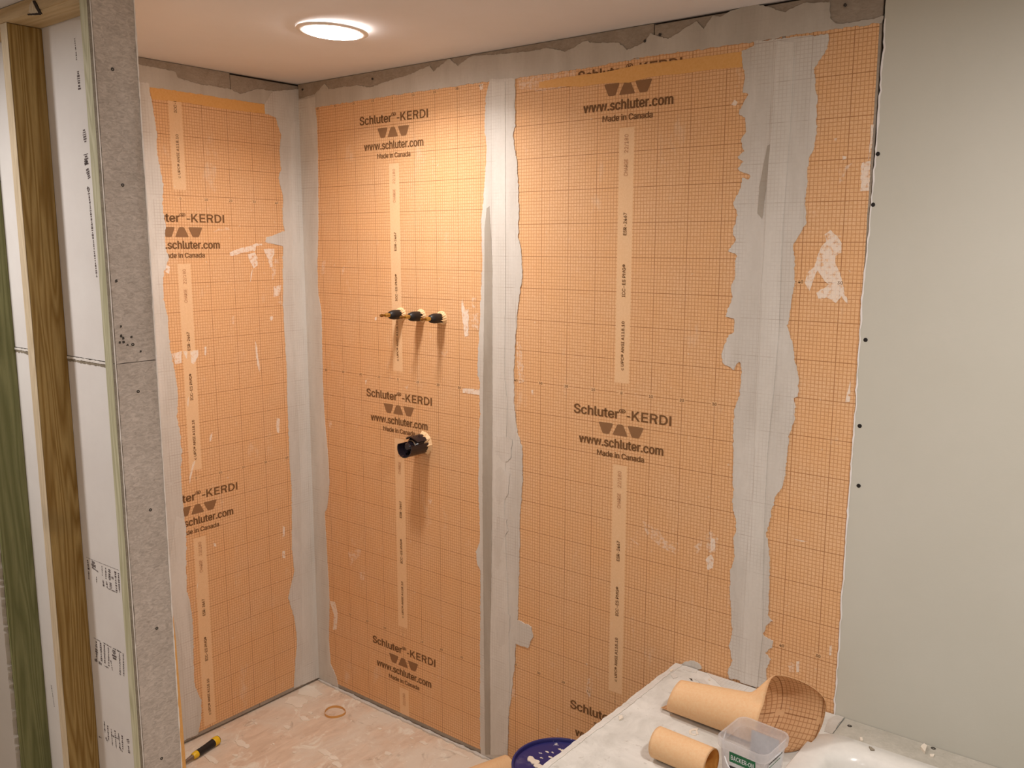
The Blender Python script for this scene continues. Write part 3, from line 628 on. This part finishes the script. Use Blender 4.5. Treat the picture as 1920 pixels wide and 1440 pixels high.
# end boards over the stud
XC = .752
cap = []
for z0, z1 in ((.003, 1.5395), (1.5415, H-.002)):
    pts = ragged([(YP+.0, z0), (-1.0735, z0), (-1.0735, z1), (YP+.0, z1)], .0010, .02, z0)
    o = slab('end_board', pts, 'L', .7338, XC, M['capboard'], pw); cap.append(o)
    slab('board_edge', [(XC-.0182, z0), (XC-.001, z0), (XC-.001, z1), (XC-.0182, z1)], 'B', -YP+.0002, -YP+.0016, M['board_edge'], o)
def strip_v(name, u0, u1, y, z0, z1, mat, parent, seed, amp=.0015):
    l = ragged([(u0, z0), (u0, z1)], amp, .015, seed, closed=False); r = ragged([(u1, z1), (u1, z0)], amp*.5, .015, seed+3, closed=False)
    return slab(name, l+r, 'B', -y, -y+.001, M[mat], parent)
strip_v('torn_paper_edge', XC-.0025, XC+.0006, YP-.0018, .003, 2.42, 'white_edge', pw, 4, .0012)
# the far edge: whitish board edge above, orange membrane curling out below
slab('torn_paper_edge', ragged([(-1.0745, .9), (-1.0715, .9), (-1.0715, 2.42), (-1.0745, 2.42)], .0010, .012, 8), 'L', .7340, XC+.0022, M['white_edge'], pw)
slab('membrane_edge', [(-1.0735, .004), (-1.057, .004), (-1.0595, .35), (-1.064, .62), (-1.0675, .80), (-1.0735, .93)], 'L', .7340, XC+.0008, M['strip'], pw)
slab('torn_paper_edge', ragged([(-1.0745, .0), (-1.0722, .0), (-1.0718, .9), (-1.0745, .9)], .0012, .012, 12), 'L', .7340, XC+.0014, M['white_edge'], pw)
box('membrane_board', .0, .7335, YB+.0128, -1.0735, .003, H-.002, M['plain'], pw)
for x, y in [(211, 130), (230, 347), (249, 646), (259, 734), (282, 956), (294, 1178), (303, 1422)]:
    p = plane(x, y, 0, XC); screw('L', p.y, p.z, XC+.0002, cap[0] if p.z < 1.54 else cap[1], .0042)
for x, y in [(227, 630), (231, 634), (225, 642), (232, 641), (239, 647), (264, 659), (218, 527), (247, 632), (227, 612)]:
    p = plane(x, y, 0, XC); pt = ragged([(p.y-.003, p.z-.003), (p.y+.003, p.z-.002), (p.y+.002, p.z+.003), (p.y-.002, p.z+.003)], .002, .003, x)
    slab('nick', pt, 'L', XC-.0003, XC+.0003, M['screw'], cap[0] if p.z < 1.54 else cap[1])
# illegible stamped print on the board backs
def marks(parent, segs, seed):
    rnd = random.Random(seed); vs = []; fs = []; y = YB-.0012
    for x0, y0, x1, y1, wd in segs:
        a = WB(x0, y0, y); b = WB(x1, y1, y); L = math.hypot(b[0]-a[0], b[1]-a[1]); t = 0; ux, uz = (b[0]-a[0])/L, (b[1]-a[1])/L
        while t < L:
            w_ = rnd.uniform(.0018, .006); g = rnd.uniform(.0010, .0028); hh = wd*rnd.uniform(.45, 1)/2
            p = [(a[0]+ux*s-uz*h, a[1]+uz*s+ux*h) for s, h in ((t, -hh), (min(t+w_, L), -hh), (min(t+w_, L), hh), (t, hh))]
            i = len(vs); vs += [(q[0], y, q[1]) for q in p]; fs.append((i, i+1, i+2, i+3)); t += w_+g
    return obj('printed_stamp', vs, fs, M['ink_black'], parent)
def zs(k, X, Y, l): return [(X+a/k, Y+b/k, X+c_/k, Y+d/k, w_) for a, b, c_, d, w_ in l]
marks(pw, zs(4.8, 120, 20, [(95, 250, 105, 355, .006), (107, 370, 112, 445, .008), (125, 545, 140, 720, .016), (178, 1070, 193, 1185, .022), (195, 1290, 206, 1385, .024)])+zs(5.54, 120, 300, [(222, 0, 232, 50, .02), (240, 90, 262, 190, .018), (240, 285, 262, 320, .014), (258, 345, 268, 440, .014), (268, 440, 300, 800, .010), (300, 800, 340, 1220, .008)]), 1)
marks(pw, zs(14.4, 150, 1030, [(170, 215, 1050, 570, .002), (200, 290, 235, 560, .012), (230, 600, 240, 810, .008), (320, 330, 400, 380, .010), (300, 400, 420, 470, .012), (320, 480, 490, 610, .008), (440, 740, 450, 920, .005), (590, 450, 600, 710, .006), (620, 830, 640, 1010, .010),
     (690, 500, 700, 800, .007), (715, 870, 735, 1040, .008), (790, 540, 800, 830, .016), (820, 900, 830, 1060, .014), (950, 600, 970, 940, .012), (975, 960, 990, 1160, .010), (1035, 640, 1065, 1160, .008), (740, 1050, 1000, 1170, .004), (850, 750, 900, 790, .008)]), 2)
marks(pw, zs(12, 160, 1180, [(190, 190, 330, 270, .004), (400, 300, 580, 405, .004), (620, 425, 690, 460, .004), (710, 470, 810, 525, .005), (245, 270, 255, 640, .014), (340, 300, 365, 730, .012), (425, 350, 440, 780, .010), (515, 410, 530, 830, .008), (640, 470, 660, 690, .026),
     (765, 540, 785, 1030, .009), (850, 545, 865, 1050, .009), (300, 740, 370, 790, .01), (430, 820, 520, 870, .005), (570, 700, 610, 930, .006), (210, 690, 270, 700, .012)]), 3)
marks(pw, zs(13.1, 170, 1330, [(335, 300, 350, 560, .008), (415, 400, 440, 770, .008), (500, 480, 540, 900, .008), (595, 520, 630, 950, .008), (680, 590, 730, 1010, .008), (770, 640, 790, 1000, .008), (510, 640, 690, 730, .006), (370, 690, 420, 800, .008), (700, 920, 780, 1040, .008), (905, 730, 930, 840, .018), (925, 900, 945, 1080, .012), (200, 670, 270, 705, .005)]), 4)
marks(pw, [(96, 1285, 102, 1325, .005)], 5)
# ------------------------------------------------------------------ tub deck
ZD = .597
dk = empty('tub_deck', (2.9, -.5, 0)); tag(dk, 'raised grey cement board deck along the back wall, mortar stained', 'platform'); bpy.context.view_layer.update()
DX, DY = 1.672, -.98
box('top_board', DX, 2.164, DY, -.0055, ZD-.0125, ZD, M['deck'], dk, .0012)
box('top_board', 2.1665, X1-.003, -.168, -.0055, ZD-.0125, ZD-.0002, M['deck_grey'], dk, .0012)
box('top_board', 2.1665, X1-.003, DY, -.86, ZD-.0125, ZD-.0002, M['deck'], dk, .0012)
box('side_board', DX, DX+.0125, DY+.001, -.006, .003, ZD-.013, M['deck'], dk, .0008)
box('front_board', DX+.013, X1-.003, DY+.001, DY+.0135, .003, ZD-.013, M['deck'], dk, .0008)
for q in ((DX+.014, DX+.052), (2.12, 2.158), (2.9, 2.938)):
    box('stud', *q, DY+.015, DY+.053, .003, ZD-.013, M['stud_pale'], dk); box('stud', *q, -.045, -.0065, .003, ZD-.013, M['stud_pale'], dk)
# pale skim along the deck edge and patches on the top
def dpoly(name, s, mat, seed, amp=.003, h=.0012, parent=dk, step=.006):
    return slab(name, [(x, min(y, -.0065)) for x, y in ragged([(lambda p: (p.x, p.y))(plane(x, y, 2, ZD)) for x, y in T(s)], amp, step, seed)], 'F', ZD-.0004, ZD+h, M[mat], parent)
slab('edge_skim', ragged([(DX-.001, DY), (DX+.016, DY), (DX+.014, -.5), (DX+.019, -.3), (DX+.016, -.1), (DX+.02, -.008), (DX-.001, -.008)], .0025, .012, 1), 'F', ZD-.001, ZD+.0012, M['comp_pale'], dk)
z6 = lambda s: 'p '+' '.join('%.2f,%.2f' % (1160+float(a.split(',')[0])/6, 1220+float(a.split(',')[1])/6) for a in s.split())
dpoly('mortar_patch', z6('740,170 890,205 870,255 800,240 730,215'), 'comp_pale', 2)
dpoly('mortar_patch', z6('980,240 1300,330 1660,445 1640,520 1450,515 1330,450 1180,430 1080,340'), 'comp_pale', 3)
dpoly('mortar_patch', z6('850,320 960,330 1020,380 1000,395 900,350'), 'comp_pale', 4, .002)
comp('joint_compound', T(z6('700,150 760,122 800,110 850,108 890,130 925,165 935,200 900,215')), 'B', .0034, 'comp', wb, CX[2], 15)
dpoly('mortar_patch', z6('580,270 640,262 670,300 610,320'), 'comp_pale', 6, .002)
dpoly('mortar_patch', z6('790,905 830,880 900,880 885,900 900,950 870,945 868,900 820,905 815,935 880,955 850,960 795,940'), 'mortar', 7, .0008, .0015)
dpoly('mortar_patch', z6('0,745 40,740 45,770 10,790'), 'mortar', 7, .001, .004); dpoly('mortar_patch', z6('575,235 605,215 612,230 585,248'), 'mortar', 7, .001, .004)
dpoly('mortar_patch', z6('1010,320 1030,325 1028,342 1012,338'), 'mortar', 7, .0005, .002)
dpoly('grey_scuff', z6('790,305 835,320 835,345 800,335'), 'screw', 8, .003, .0003); dpoly('grey_scuff', z6('900,362 920,368 915,378'), 'screw', 8, .002, .0003); dpoly('grey_scuff', z6('935,388 975,398 965,405'), 'screw', 8, .002, .0003)
dpoly('mortar_patch', 'p 1545,1372 1552,1350 1568,1340 1583,1344 1560,1376', 'comp_top', 8, .002)
for x, y in ((1593, 1361), (1750, 1403)):
    p = plane(x, y, 2, ZD); screw('F', p.x, p.y, ZD, dk, .006)
dpoly('mortar_patch', 'p 1726,1404 1732,1398 1738,1402 1734,1414', 'mortar', 9, .001, .006); dpoly('mortar_patch', 'p 1743,1415 1752,1415 1750,1420 1744,1420', 'mortar', 9, .001, .002)
dpoly('mortar_patch', 'p 1612,1384 1617,1384 1618,1390 1613,1390', 'mortar', 9, .0005, .003)
# ------------------------------------------------------------------ bath tub
def rrect(x0, x1, y0, y1, r, z, n=8):
    out = []
    for cx_, cy_, a in ((x1-r, y1-r, 0), (x0+r, y1-r, 90), (x0+r, y0+r, 180), (x1-r, y0+r, 270)):
        for k in range(n+1):
            t = R(a+90*k/n); out.append((cx_+r*math.cos(t), cy_+r*math.sin(t), z))
    return out
def loft(name, rings, mat, parent=None, close=False, smooth=True):
    n = len(rings[0]); vs = [v for r in rings for v in r]; fs = []
    for i in range(len(rings)-1):
        for k in range(n): fs.append((i*n+k, i*n+(k+1) % n, (i+1)*n+(k+1) % n, (i+1)*n+k))
    if close: fs.append(tuple((len(rings)-1)*n+k for k in range(n)))
    o = obj(name, vs, fs, mat, parent, smooth=smooth)
    try: o.data.set_sharp_from_angle(angle=R(50))
    except Exception: pass
    return o
tx0, tx1, ty0, ty1 = 2.133, 3.86, -.915, -.117
tub = empty('bathtub', (3.0, -.52, ZD)); tag(tub, 'white bathtub with rounded corners set into the grey deck', 'bathtub'); bpy.context.view_layer.update()
rings = []
for i_, r, z in ((.002, .070, ZD+.0008), (0, .072, ZD+.004), (0, .072, ZD+.011), (.004, .070, ZD+.0145), (.055, .07, ZD+.0145), (.068, .07, ZD+.010), (.075, .075, ZD-.005), (.085, .09, ZD-.06), (.12, .13, ZD-.36), (.17, .15, ZD-.42), (.22, .13, ZD-.435)):
    rings.append(rrect(tx0+i_, tx1-i_, ty0+i_, ty1-i_, r, z, 10))
loft('tub_shell', rings, M['enamel'], tub, close=True)
lathe('drain', [(.0, .001), (.028, .001), (.030, .003), (.030, -.001)], (3.55, -.5, ZD-.435), (0, 0, 1), M['steel'], tub, 24, cap=False)
slab('mortar_smear', ragged([(lambda p: (p.x, p.y))(plane(x, y, 2, ZD+.0145)) for x, y in ((1629, 1401), (1634, 1403), (1640, 1408), (1633, 1408))], .001, .003, 3), 'F', ZD+.0145, ZD+.018, M['board_edge'], tub)
# ------------------------------------------------------------------ membrane rolls
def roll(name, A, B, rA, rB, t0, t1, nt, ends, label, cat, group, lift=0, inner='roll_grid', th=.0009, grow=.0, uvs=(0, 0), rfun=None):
    """a coiled sheet: angle t runs round the axis A-B, ends(t) gives the two ends of the sheet along the axis"""
    A = Vector(A); B = Vector(B); ax = (B-A); L = ax.length; ax.normalize(); U = Vector((-ax.y, ax.x, 0)).normalized(); V = Vector((0, 0, 1)); ns = 26
    outs = []
    vs = []; uv = []; fs = []; fm = []
    for lay in (0, 1):
        for i in range(nt+1):
            f = i/nt; t = t0+(t1-t0)*f; s0, s1 = ends(f, t)
            for j in range(ns+1):
                s = s0+(s1-s0)*j/ns; r = rA+(rB-rA)*s + grow*f + (rfun(s, t) if rfun else 0)
                rr = r if lay == 0 else r-th; a = R(t)
                C_ = A+ax*(s*L); rb = rA+(rB-rA)*s; C_.z = A.z+rb-rA
                p = C_+U*(rr*math.cos(a))+V*(rr*math.sin(a)); vs.append(p); uv.append((s*L+uvs[0], R(t)*r+uvs[1]))
    N = (nt+1)*(ns+1)
    for i in range(nt):
        for j in range(ns):
            a = i*(ns+1)+j; b = a+1; c_ = a+ns+2; d = a+ns+1
            fs.append((a, b, c_, d)); fm.append(0); fs.append((a+N, d+N, c_+N, b+N)); fm.append(1)
    edge = [i*(ns+1) for i in range(nt+1)], [i*(ns+1)+ns for i in range(nt+1)], list(range(ns+1)), [nt*(ns+1)+j for j in range(ns+1)]
    for e_ in edge:
        for a, b in zip(e_, e_[1:]): fs.append((a, b, b+N, a+N)); fm.append(0)
    o = obj(name, vs, fs, None, None, uv=uv, smooth=True, mats=[M['roll_plain'], M[inner]], fm=fm)
    tag(o, label, cat, group); return o
# big open coil on the deck
def sst(a, b, x):
    k = min(1, max(0, (x-a)/(b-a))); return k*k*(3-2*k)
def e1(f, t):
    s0 = 0.0+.04*math.sin(R(t))
    if t < 0: s0 = -.14*min(1, (-t)/90)
    if t <= 100: s1 = 1.46-.43*sst(8, 84, t)-.22*max(0, -t/100)**2
    else: s1 = 1.03
    return s0, s1
def r1(s, t):
    return .054*sst(.80, 1.06, s)*sst(-72, 18, t)*(1-sst(72, 118, t))
A1 = plane(1266, 1306, 2, ZD+.043); B1 = plane(1432, 1352, 2, ZD+.060)
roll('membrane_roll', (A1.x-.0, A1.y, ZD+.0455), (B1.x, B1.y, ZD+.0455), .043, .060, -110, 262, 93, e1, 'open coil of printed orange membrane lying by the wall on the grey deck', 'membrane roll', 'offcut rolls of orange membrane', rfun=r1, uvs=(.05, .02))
# small roll in front of it
A2 = plane(1230, 1392, 2, ZD+.036); B2 = plane(1338, 1437, 2, ZD+.036)
roll('membrane_roll', (A2.x, A2.y, ZD+.0385), (B2.x-.004, B2.y, ZD+.0385), .036, .036, -100, 602, 80, lambda f, t: (0.0+.02*f, 1.0-.02*f), 'small tight roll of orange membrane left of the clear tub on the deck', 'membrane roll', 'offcut rolls of orange membrane', inner='inside', grow=.002)
# roll on the shower floor beside the bucket
roll('membrane_roll', (1.0, -.335, .053), (1.09, -.075, .053), .050, .050, -95, 600, 80, lambda f, t: (0, 1), 'orange membrane roll on the shower floor touching the blue lidded bucket', 'membrane roll', 'offcut rolls of orange membrane', inner='inside', grow=.001)
# ------------------------------------------------------------------ clear container
cc = Vector((2.088, -.428)); cz0 = ZD+.0015; ct = ZD+.118
box_ = empty('plastic_container', (cc.x, cc.y, ZD)); tag(box_, 'square cloudy plastic tub with a green label on the grey deck', 'container'); bpy.context.view_layer.update()
ROT = R(-4)
def cring(h, z, r, n=6):
    q = rrect(-h, h, -h, h, r, z, n); return [(cc.x+x*math.cos(ROT)-y*math.sin(ROT), cc.y+x*math.sin(ROT)+y*math.cos(ROT), z_) for x, y, z_ in q]
loft('tub_body', [cring(.048, cz0, .016), cring(.052, cz0+.004, .018), cring(.0585, ct-.022, .02), cring(.0575, ct-.022, .019), cring(.051, cz0+.006, .017), cring(.047, cz0+.0035, .015)], M['clear'], box_, close=True)
loft('rim', [cring(.0585, ct-.022, .02), cring(.0635, ct-.021, .022), cring(.0650, ct-.004, .023), cring(.0635, ct, .022), cring(.0600, ct-.001, .021), cring(.0575, ct-.021, .019)], M['clear'], box_)
def face(side):   # local frame on a side wall: u along, v up the wall (0 at the bottom)
    def P(u, v, o=.0006):
        h = .052+(.0585-.052)*v/(ct-.022-cz0); x, y = {'front': (u, -(h+o)), 'right': (h+o, u), 'back': (-u, h+o)}[side]
        return (cc.x+x*math.cos(ROT)-y*math.sin(ROT), cc.y+x*math.sin(ROT)+y*math.cos(ROT), cz0+v)
    return P
def patch(name, side, u0, u1, v0, v1, mat, o=.0006, parent=box_):
    P = face(side); return obj(name, [P(u0, v0, o), P(u1, v0, o), P(u1, v1, o), P(u0, v1, o)], [(0, 1, 2, 3)], M[mat], parent)
lb = patch('label', 'front', -.028, .036, .012, .092, 'label')
patch('label_print', 'front', -.028, .036, .067, .092, 'green', .0009, lb)
patch('label_print', 'front', -.028, .010, .048, .057, 'label_dark', .0009, lb); patch('label_print', 'front', .0, .036, .040, .062, 'green', .0008, lb)
Pf = face('front'); caps('BACKER-ON', 'X', .004, .0735, .056, .0115, 0, M['white_ink'], lb, P=lambda u, v, n_: Pf(u, v, .0012+n_*2e-5))
lb2 = patch('label', 'right', -.040, .030, .012, .092, 'label')
patch('label_print', 'right', -.038, .028, .084, .087, 'label_dark', .0009, lb2); patch('label_print', 'right', -.038, .02, .075, .077, 'green', .0009, lb2)
lb3 = patch('label', 'back', -.036, .034, .012, .092, 'label')
def tube(name, pts, r, mat, parent=None, seg=10, closed=False, flat=1.0):
    vs = []; fs = []; n = len(pts); pts = [Vector(p) for p in pts]
    for i, p in enumerate(pts):
        d = (pts[(i+1) % n]-pts[i-1]) if (closed or 0 < i < n-1) else (pts[1]-pts[0] if i == 0 else pts[-1]-pts[-2]); d.normalize()
        U = d.cross(Vector((0, 0, 1))); U = U.normalized() if U.length > 1e-4 else Vector((1, 0, 0)); V = U.cross(d)
        for k in range(seg):
            a = 2*math.pi*k/seg; vs.append(p+U*math.cos(a)*r*flat+V*math.sin(a)*r)
    for i in range(n if closed else n-1):
        for k in range(seg):
            a = i*seg+k; b = i*seg+(k+1) % seg; j = (i+1) % n; fs.append((a, b, j*seg+(k+1) % seg, j*seg+k))
    if not closed: fs += [tuple(range(seg)), tuple((n-1)*seg+k for k in range(seg))[::-1]]
    return obj(name, vs, fs, mat, parent, smooth=True)
hp = []
for k in range(17):
    f = k/16; x = -.068+.136*f; v = ct-.014-.050*math.sin(math.pi*f); y = -.002-.072*math.sin(math.pi*f)**.55
    hp.append((cc.x+x*math.cos(ROT)-y*math.sin(ROT), cc.y+x*math.sin(ROT)+y*math.cos(ROT), v))
tube('handle', hp, .0017, M['label'], box_)
# ------------------------------------------------------------------ bucket with navy lid
bc = Vector((1.478, -.335)); bh = .36; br = .130
bk = empty('bucket', (bc.x, bc.y, 0)); tag(bk, 'round bucket with a navy blue lid splashed with white mortar beside the deck', 'bucket'); bpy.context.view_layer.update()
lathe('bucket_body', [(.112, .0015), (.116, .004), (.127, bh-.045), (.130, bh-.044), (.130, bh-.038), (.127, bh-.037), (.128, bh-.016)], (bc.x, bc.y, 0), (0, 0, 1), M['navy_plain'], bk, 48)
lid = lathe('lid', [(.129, bh-.020), (.1345, bh-.020), (.1350, bh-.003), (.1335, bh), (.1290, bh), (.1275, bh-.002), (.1265, bh-.010), (.1250, bh-.0105), (.0, bh-.0095)], (bc.x, bc.y, 0), (0, 0, 1), M['navy'], bk, 64, cap=False)
tube('moulded_ring', [(bc.x+.012+.021*math.cos(2*math.pi*k/28), bc.y-.018+.021*math.sin(2*math.pi*k/28), bh-.0092) for k in range(28)], .0012, M['label'], lid, 6, True)
rnd = random.Random(4)
for (x, y, s) in ((1001, 1428, .022), (1012, 1439, .020), (996, 1420, .008), (1056, 1408, .010), (1050, 1405, .006), (1032, 1420, .008), (1026, 1410, .006), (1036, 1411, .005), (1060, 1416, .003), (1015, 1421, .006), (1053, 1380, .0)):
    if not s: continue
    p = plane(x, y, 2, bh-.0095); pt = ragged([(p.x+s*math.cos(a)*rnd.uniform(.7, 1.1), p.y+s*.6*math.sin(a)*rnd.uniform(.7, 1.1)) for a in [R(k*40) for k in range(9)]], s*.22, s*.2, x)
    slab('mortar_splat', pt, 'F', bh-.0100, bh-.0095+s*.12, M['mortar'], lid)
tube('bail', [(bc.x+.128, bc.y-.02, bh-.028), (bc.x+.139, bc.y-.03, bh-.05), (bc.x+.120, bc.y-.09, bh-.10), (bc.x+.04, bc.y-.150, bh-.145), (bc.x-.05, bc.y-.140, bh-.13), (bc.x-.115, bc.y-.08, bh-.09), (bc.x-.136, bc.y-.01, bh-.05), (bc.x-.129, bc.y+.01, bh-.028)], .0018, M['steel'], bk)
# ------------------------------------------------------------------ chisel, strap ring, floor debris
ch = empty('chisel', (.085, -.60, 0)); tag(ch, 'chisel with a black and yellow handle on the shower floor behind the partition', 'chisel'); bpy.context.view_layer.update()
a = plane(411, 1385, 2, .0165); b = plane(361, 1419, 2, .0150); D = (b-a).normalized(); L = (b-a).length
lathe('butt_cap', [(.0, .0), (.009, .001), (.0150, .006), (.0162, .012)], a, D, M['black'], ch, 24, cap=False)
lathe('collar', [(.0155, .008), (.0166, .012), (.0164, .026), (.0150, .030)], a, D, M['yellow'], ch, 24)
lathe('grip', [(.0148, .028), (.0138, .045), (.0128, L*.55), (.0132, L-.022)], a, D, M['black'], ch, 24)
lathe('collar', [(.0125, L-.022), (.0135, L-.018), (.0118, L-.004), (.0095, L)], a, D, M['yellow'], ch, 24)
lathe('shank', [(.0085, L-.002), (.0065, L+.02), (.0055, L+.035)], a, D, M['steel'], ch, 16)
e0 = a+D*(L+.033); sd = D.cross(Vector((0, 0, 1))).normalized(); e1_ = e0+D*.115; e1_.z = .0025; vs = []
for p, wd, th in ((e0, .005, .004), (e0.lerp(e1_, .25), .0105, .0022), (e1_, .0125, .0004)):
    for s_, t_ in ((-1, -1), (1, -1), (1, 1), (-1, 1)): vs.append(p+sd*wd*s_+Vector((0, 0, th*t_)))
fs = [(0, 3, 2, 1), (8, 9, 10, 11)]
for k in (0, 4):
    for j in range(4): fs.append((k+j, k+(j+1) % 4, k+4+(j+1) % 4, k+4+j))
obj('blade', vs, fs, M['steel'], ch)
pc = plane(628, 1337, 2, 0); n = 40
rv = []; rf = []
for k in range(n+3):
    a_ = 2*math.pi*k/n+.5; rr = .038+.0015*math.sin(3*a_)+(.0015*k/n)
    for q, zz in ((rr, .0008), (rr+.0006, .0008), (rr+.0006, .0100), (rr, .0100)): rv.append((pc.x+q*math.cos(a_)*1.05, pc.y+q*math.sin(a_), zz))
for k in range(n+2):
    for j in range(4): rf.append((k*4+j, k*4+(j+1) % 4, (k+1)*4+(j+1) % 4, (k+1)*4+j))
tag(obj('strap_ring', rv, rf, M['orange_band'], smooth=False), 'thin orange strap curled into a ring on the shower floor', 'strap')
def splat(x, y, wx, wy, seed, mat='mortar'):
    p = plane(x, y, 2, 0); rnd = random.Random(seed)
    pt = [(p.x+wx*math.cos(R(k*30))*rnd.uniform(.6, 1.15), p.y+wy*math.sin(R(k*30))*rnd.uniform(.6, 1.15)) for k in range(12)]
    return slab('mortar_splat', ragged(pt, .003, .005, seed), 'F', -.001, .0016, M[mat], floor)
z8f = lambda x, y: (300+x/5.333, 1260+y/5.333)
for i, (x, y, a_, b_) in enumerate(((1270, 550, .020, .012), (1440, 470, .024, .014), (1500, 410, .012, .008), (1370, 300, .06, .04), (1500, 200, .06, .05), (1650, 800, .035, .016), (1740, 860, .022, .01), (1345, 805, .010, .006), (820, 720, .045, .018), (520, 880, .05, .012), (750, 835, .012, .006), (960, 520, .012, .004), (1130, 720, .008, .005), (1175, 465, .004, .004), (640, 560, .008, .003), (1780, 930, .03, .012))):
    splat(*z8f(x, y), a_, b_, i+40, 'mortar')
for i, (x, y, a_, b_) in enumerate(((152, 1355, .030, .012), (200, 1385, .016, .010), (500, 1360, .018, .012), (455, 1220, .009, .005), (640, 1240, .014, .005), (640, 1275, .01, .004), (30, 1160, .03, .012), (420, 1150, .02, .006), (700, 1300, .02, .010), (350, 1040, .015, .006), (900, 1360, .05, .008))):
    splat(560+x/3, 960+y/3, a_, b_, i+80)
# mortar bed along the foot of the walls
slab('mortar_fillet', ragged([(.002, -.004), (1.66, -.004), (1.66, -.012), (1.2, -.010), (.7, -.014), (.3, -.018), (.05, -.012), (.002, -.010)], .004, .012, 5), 'F', -.001, .006, M['comp'], floor)
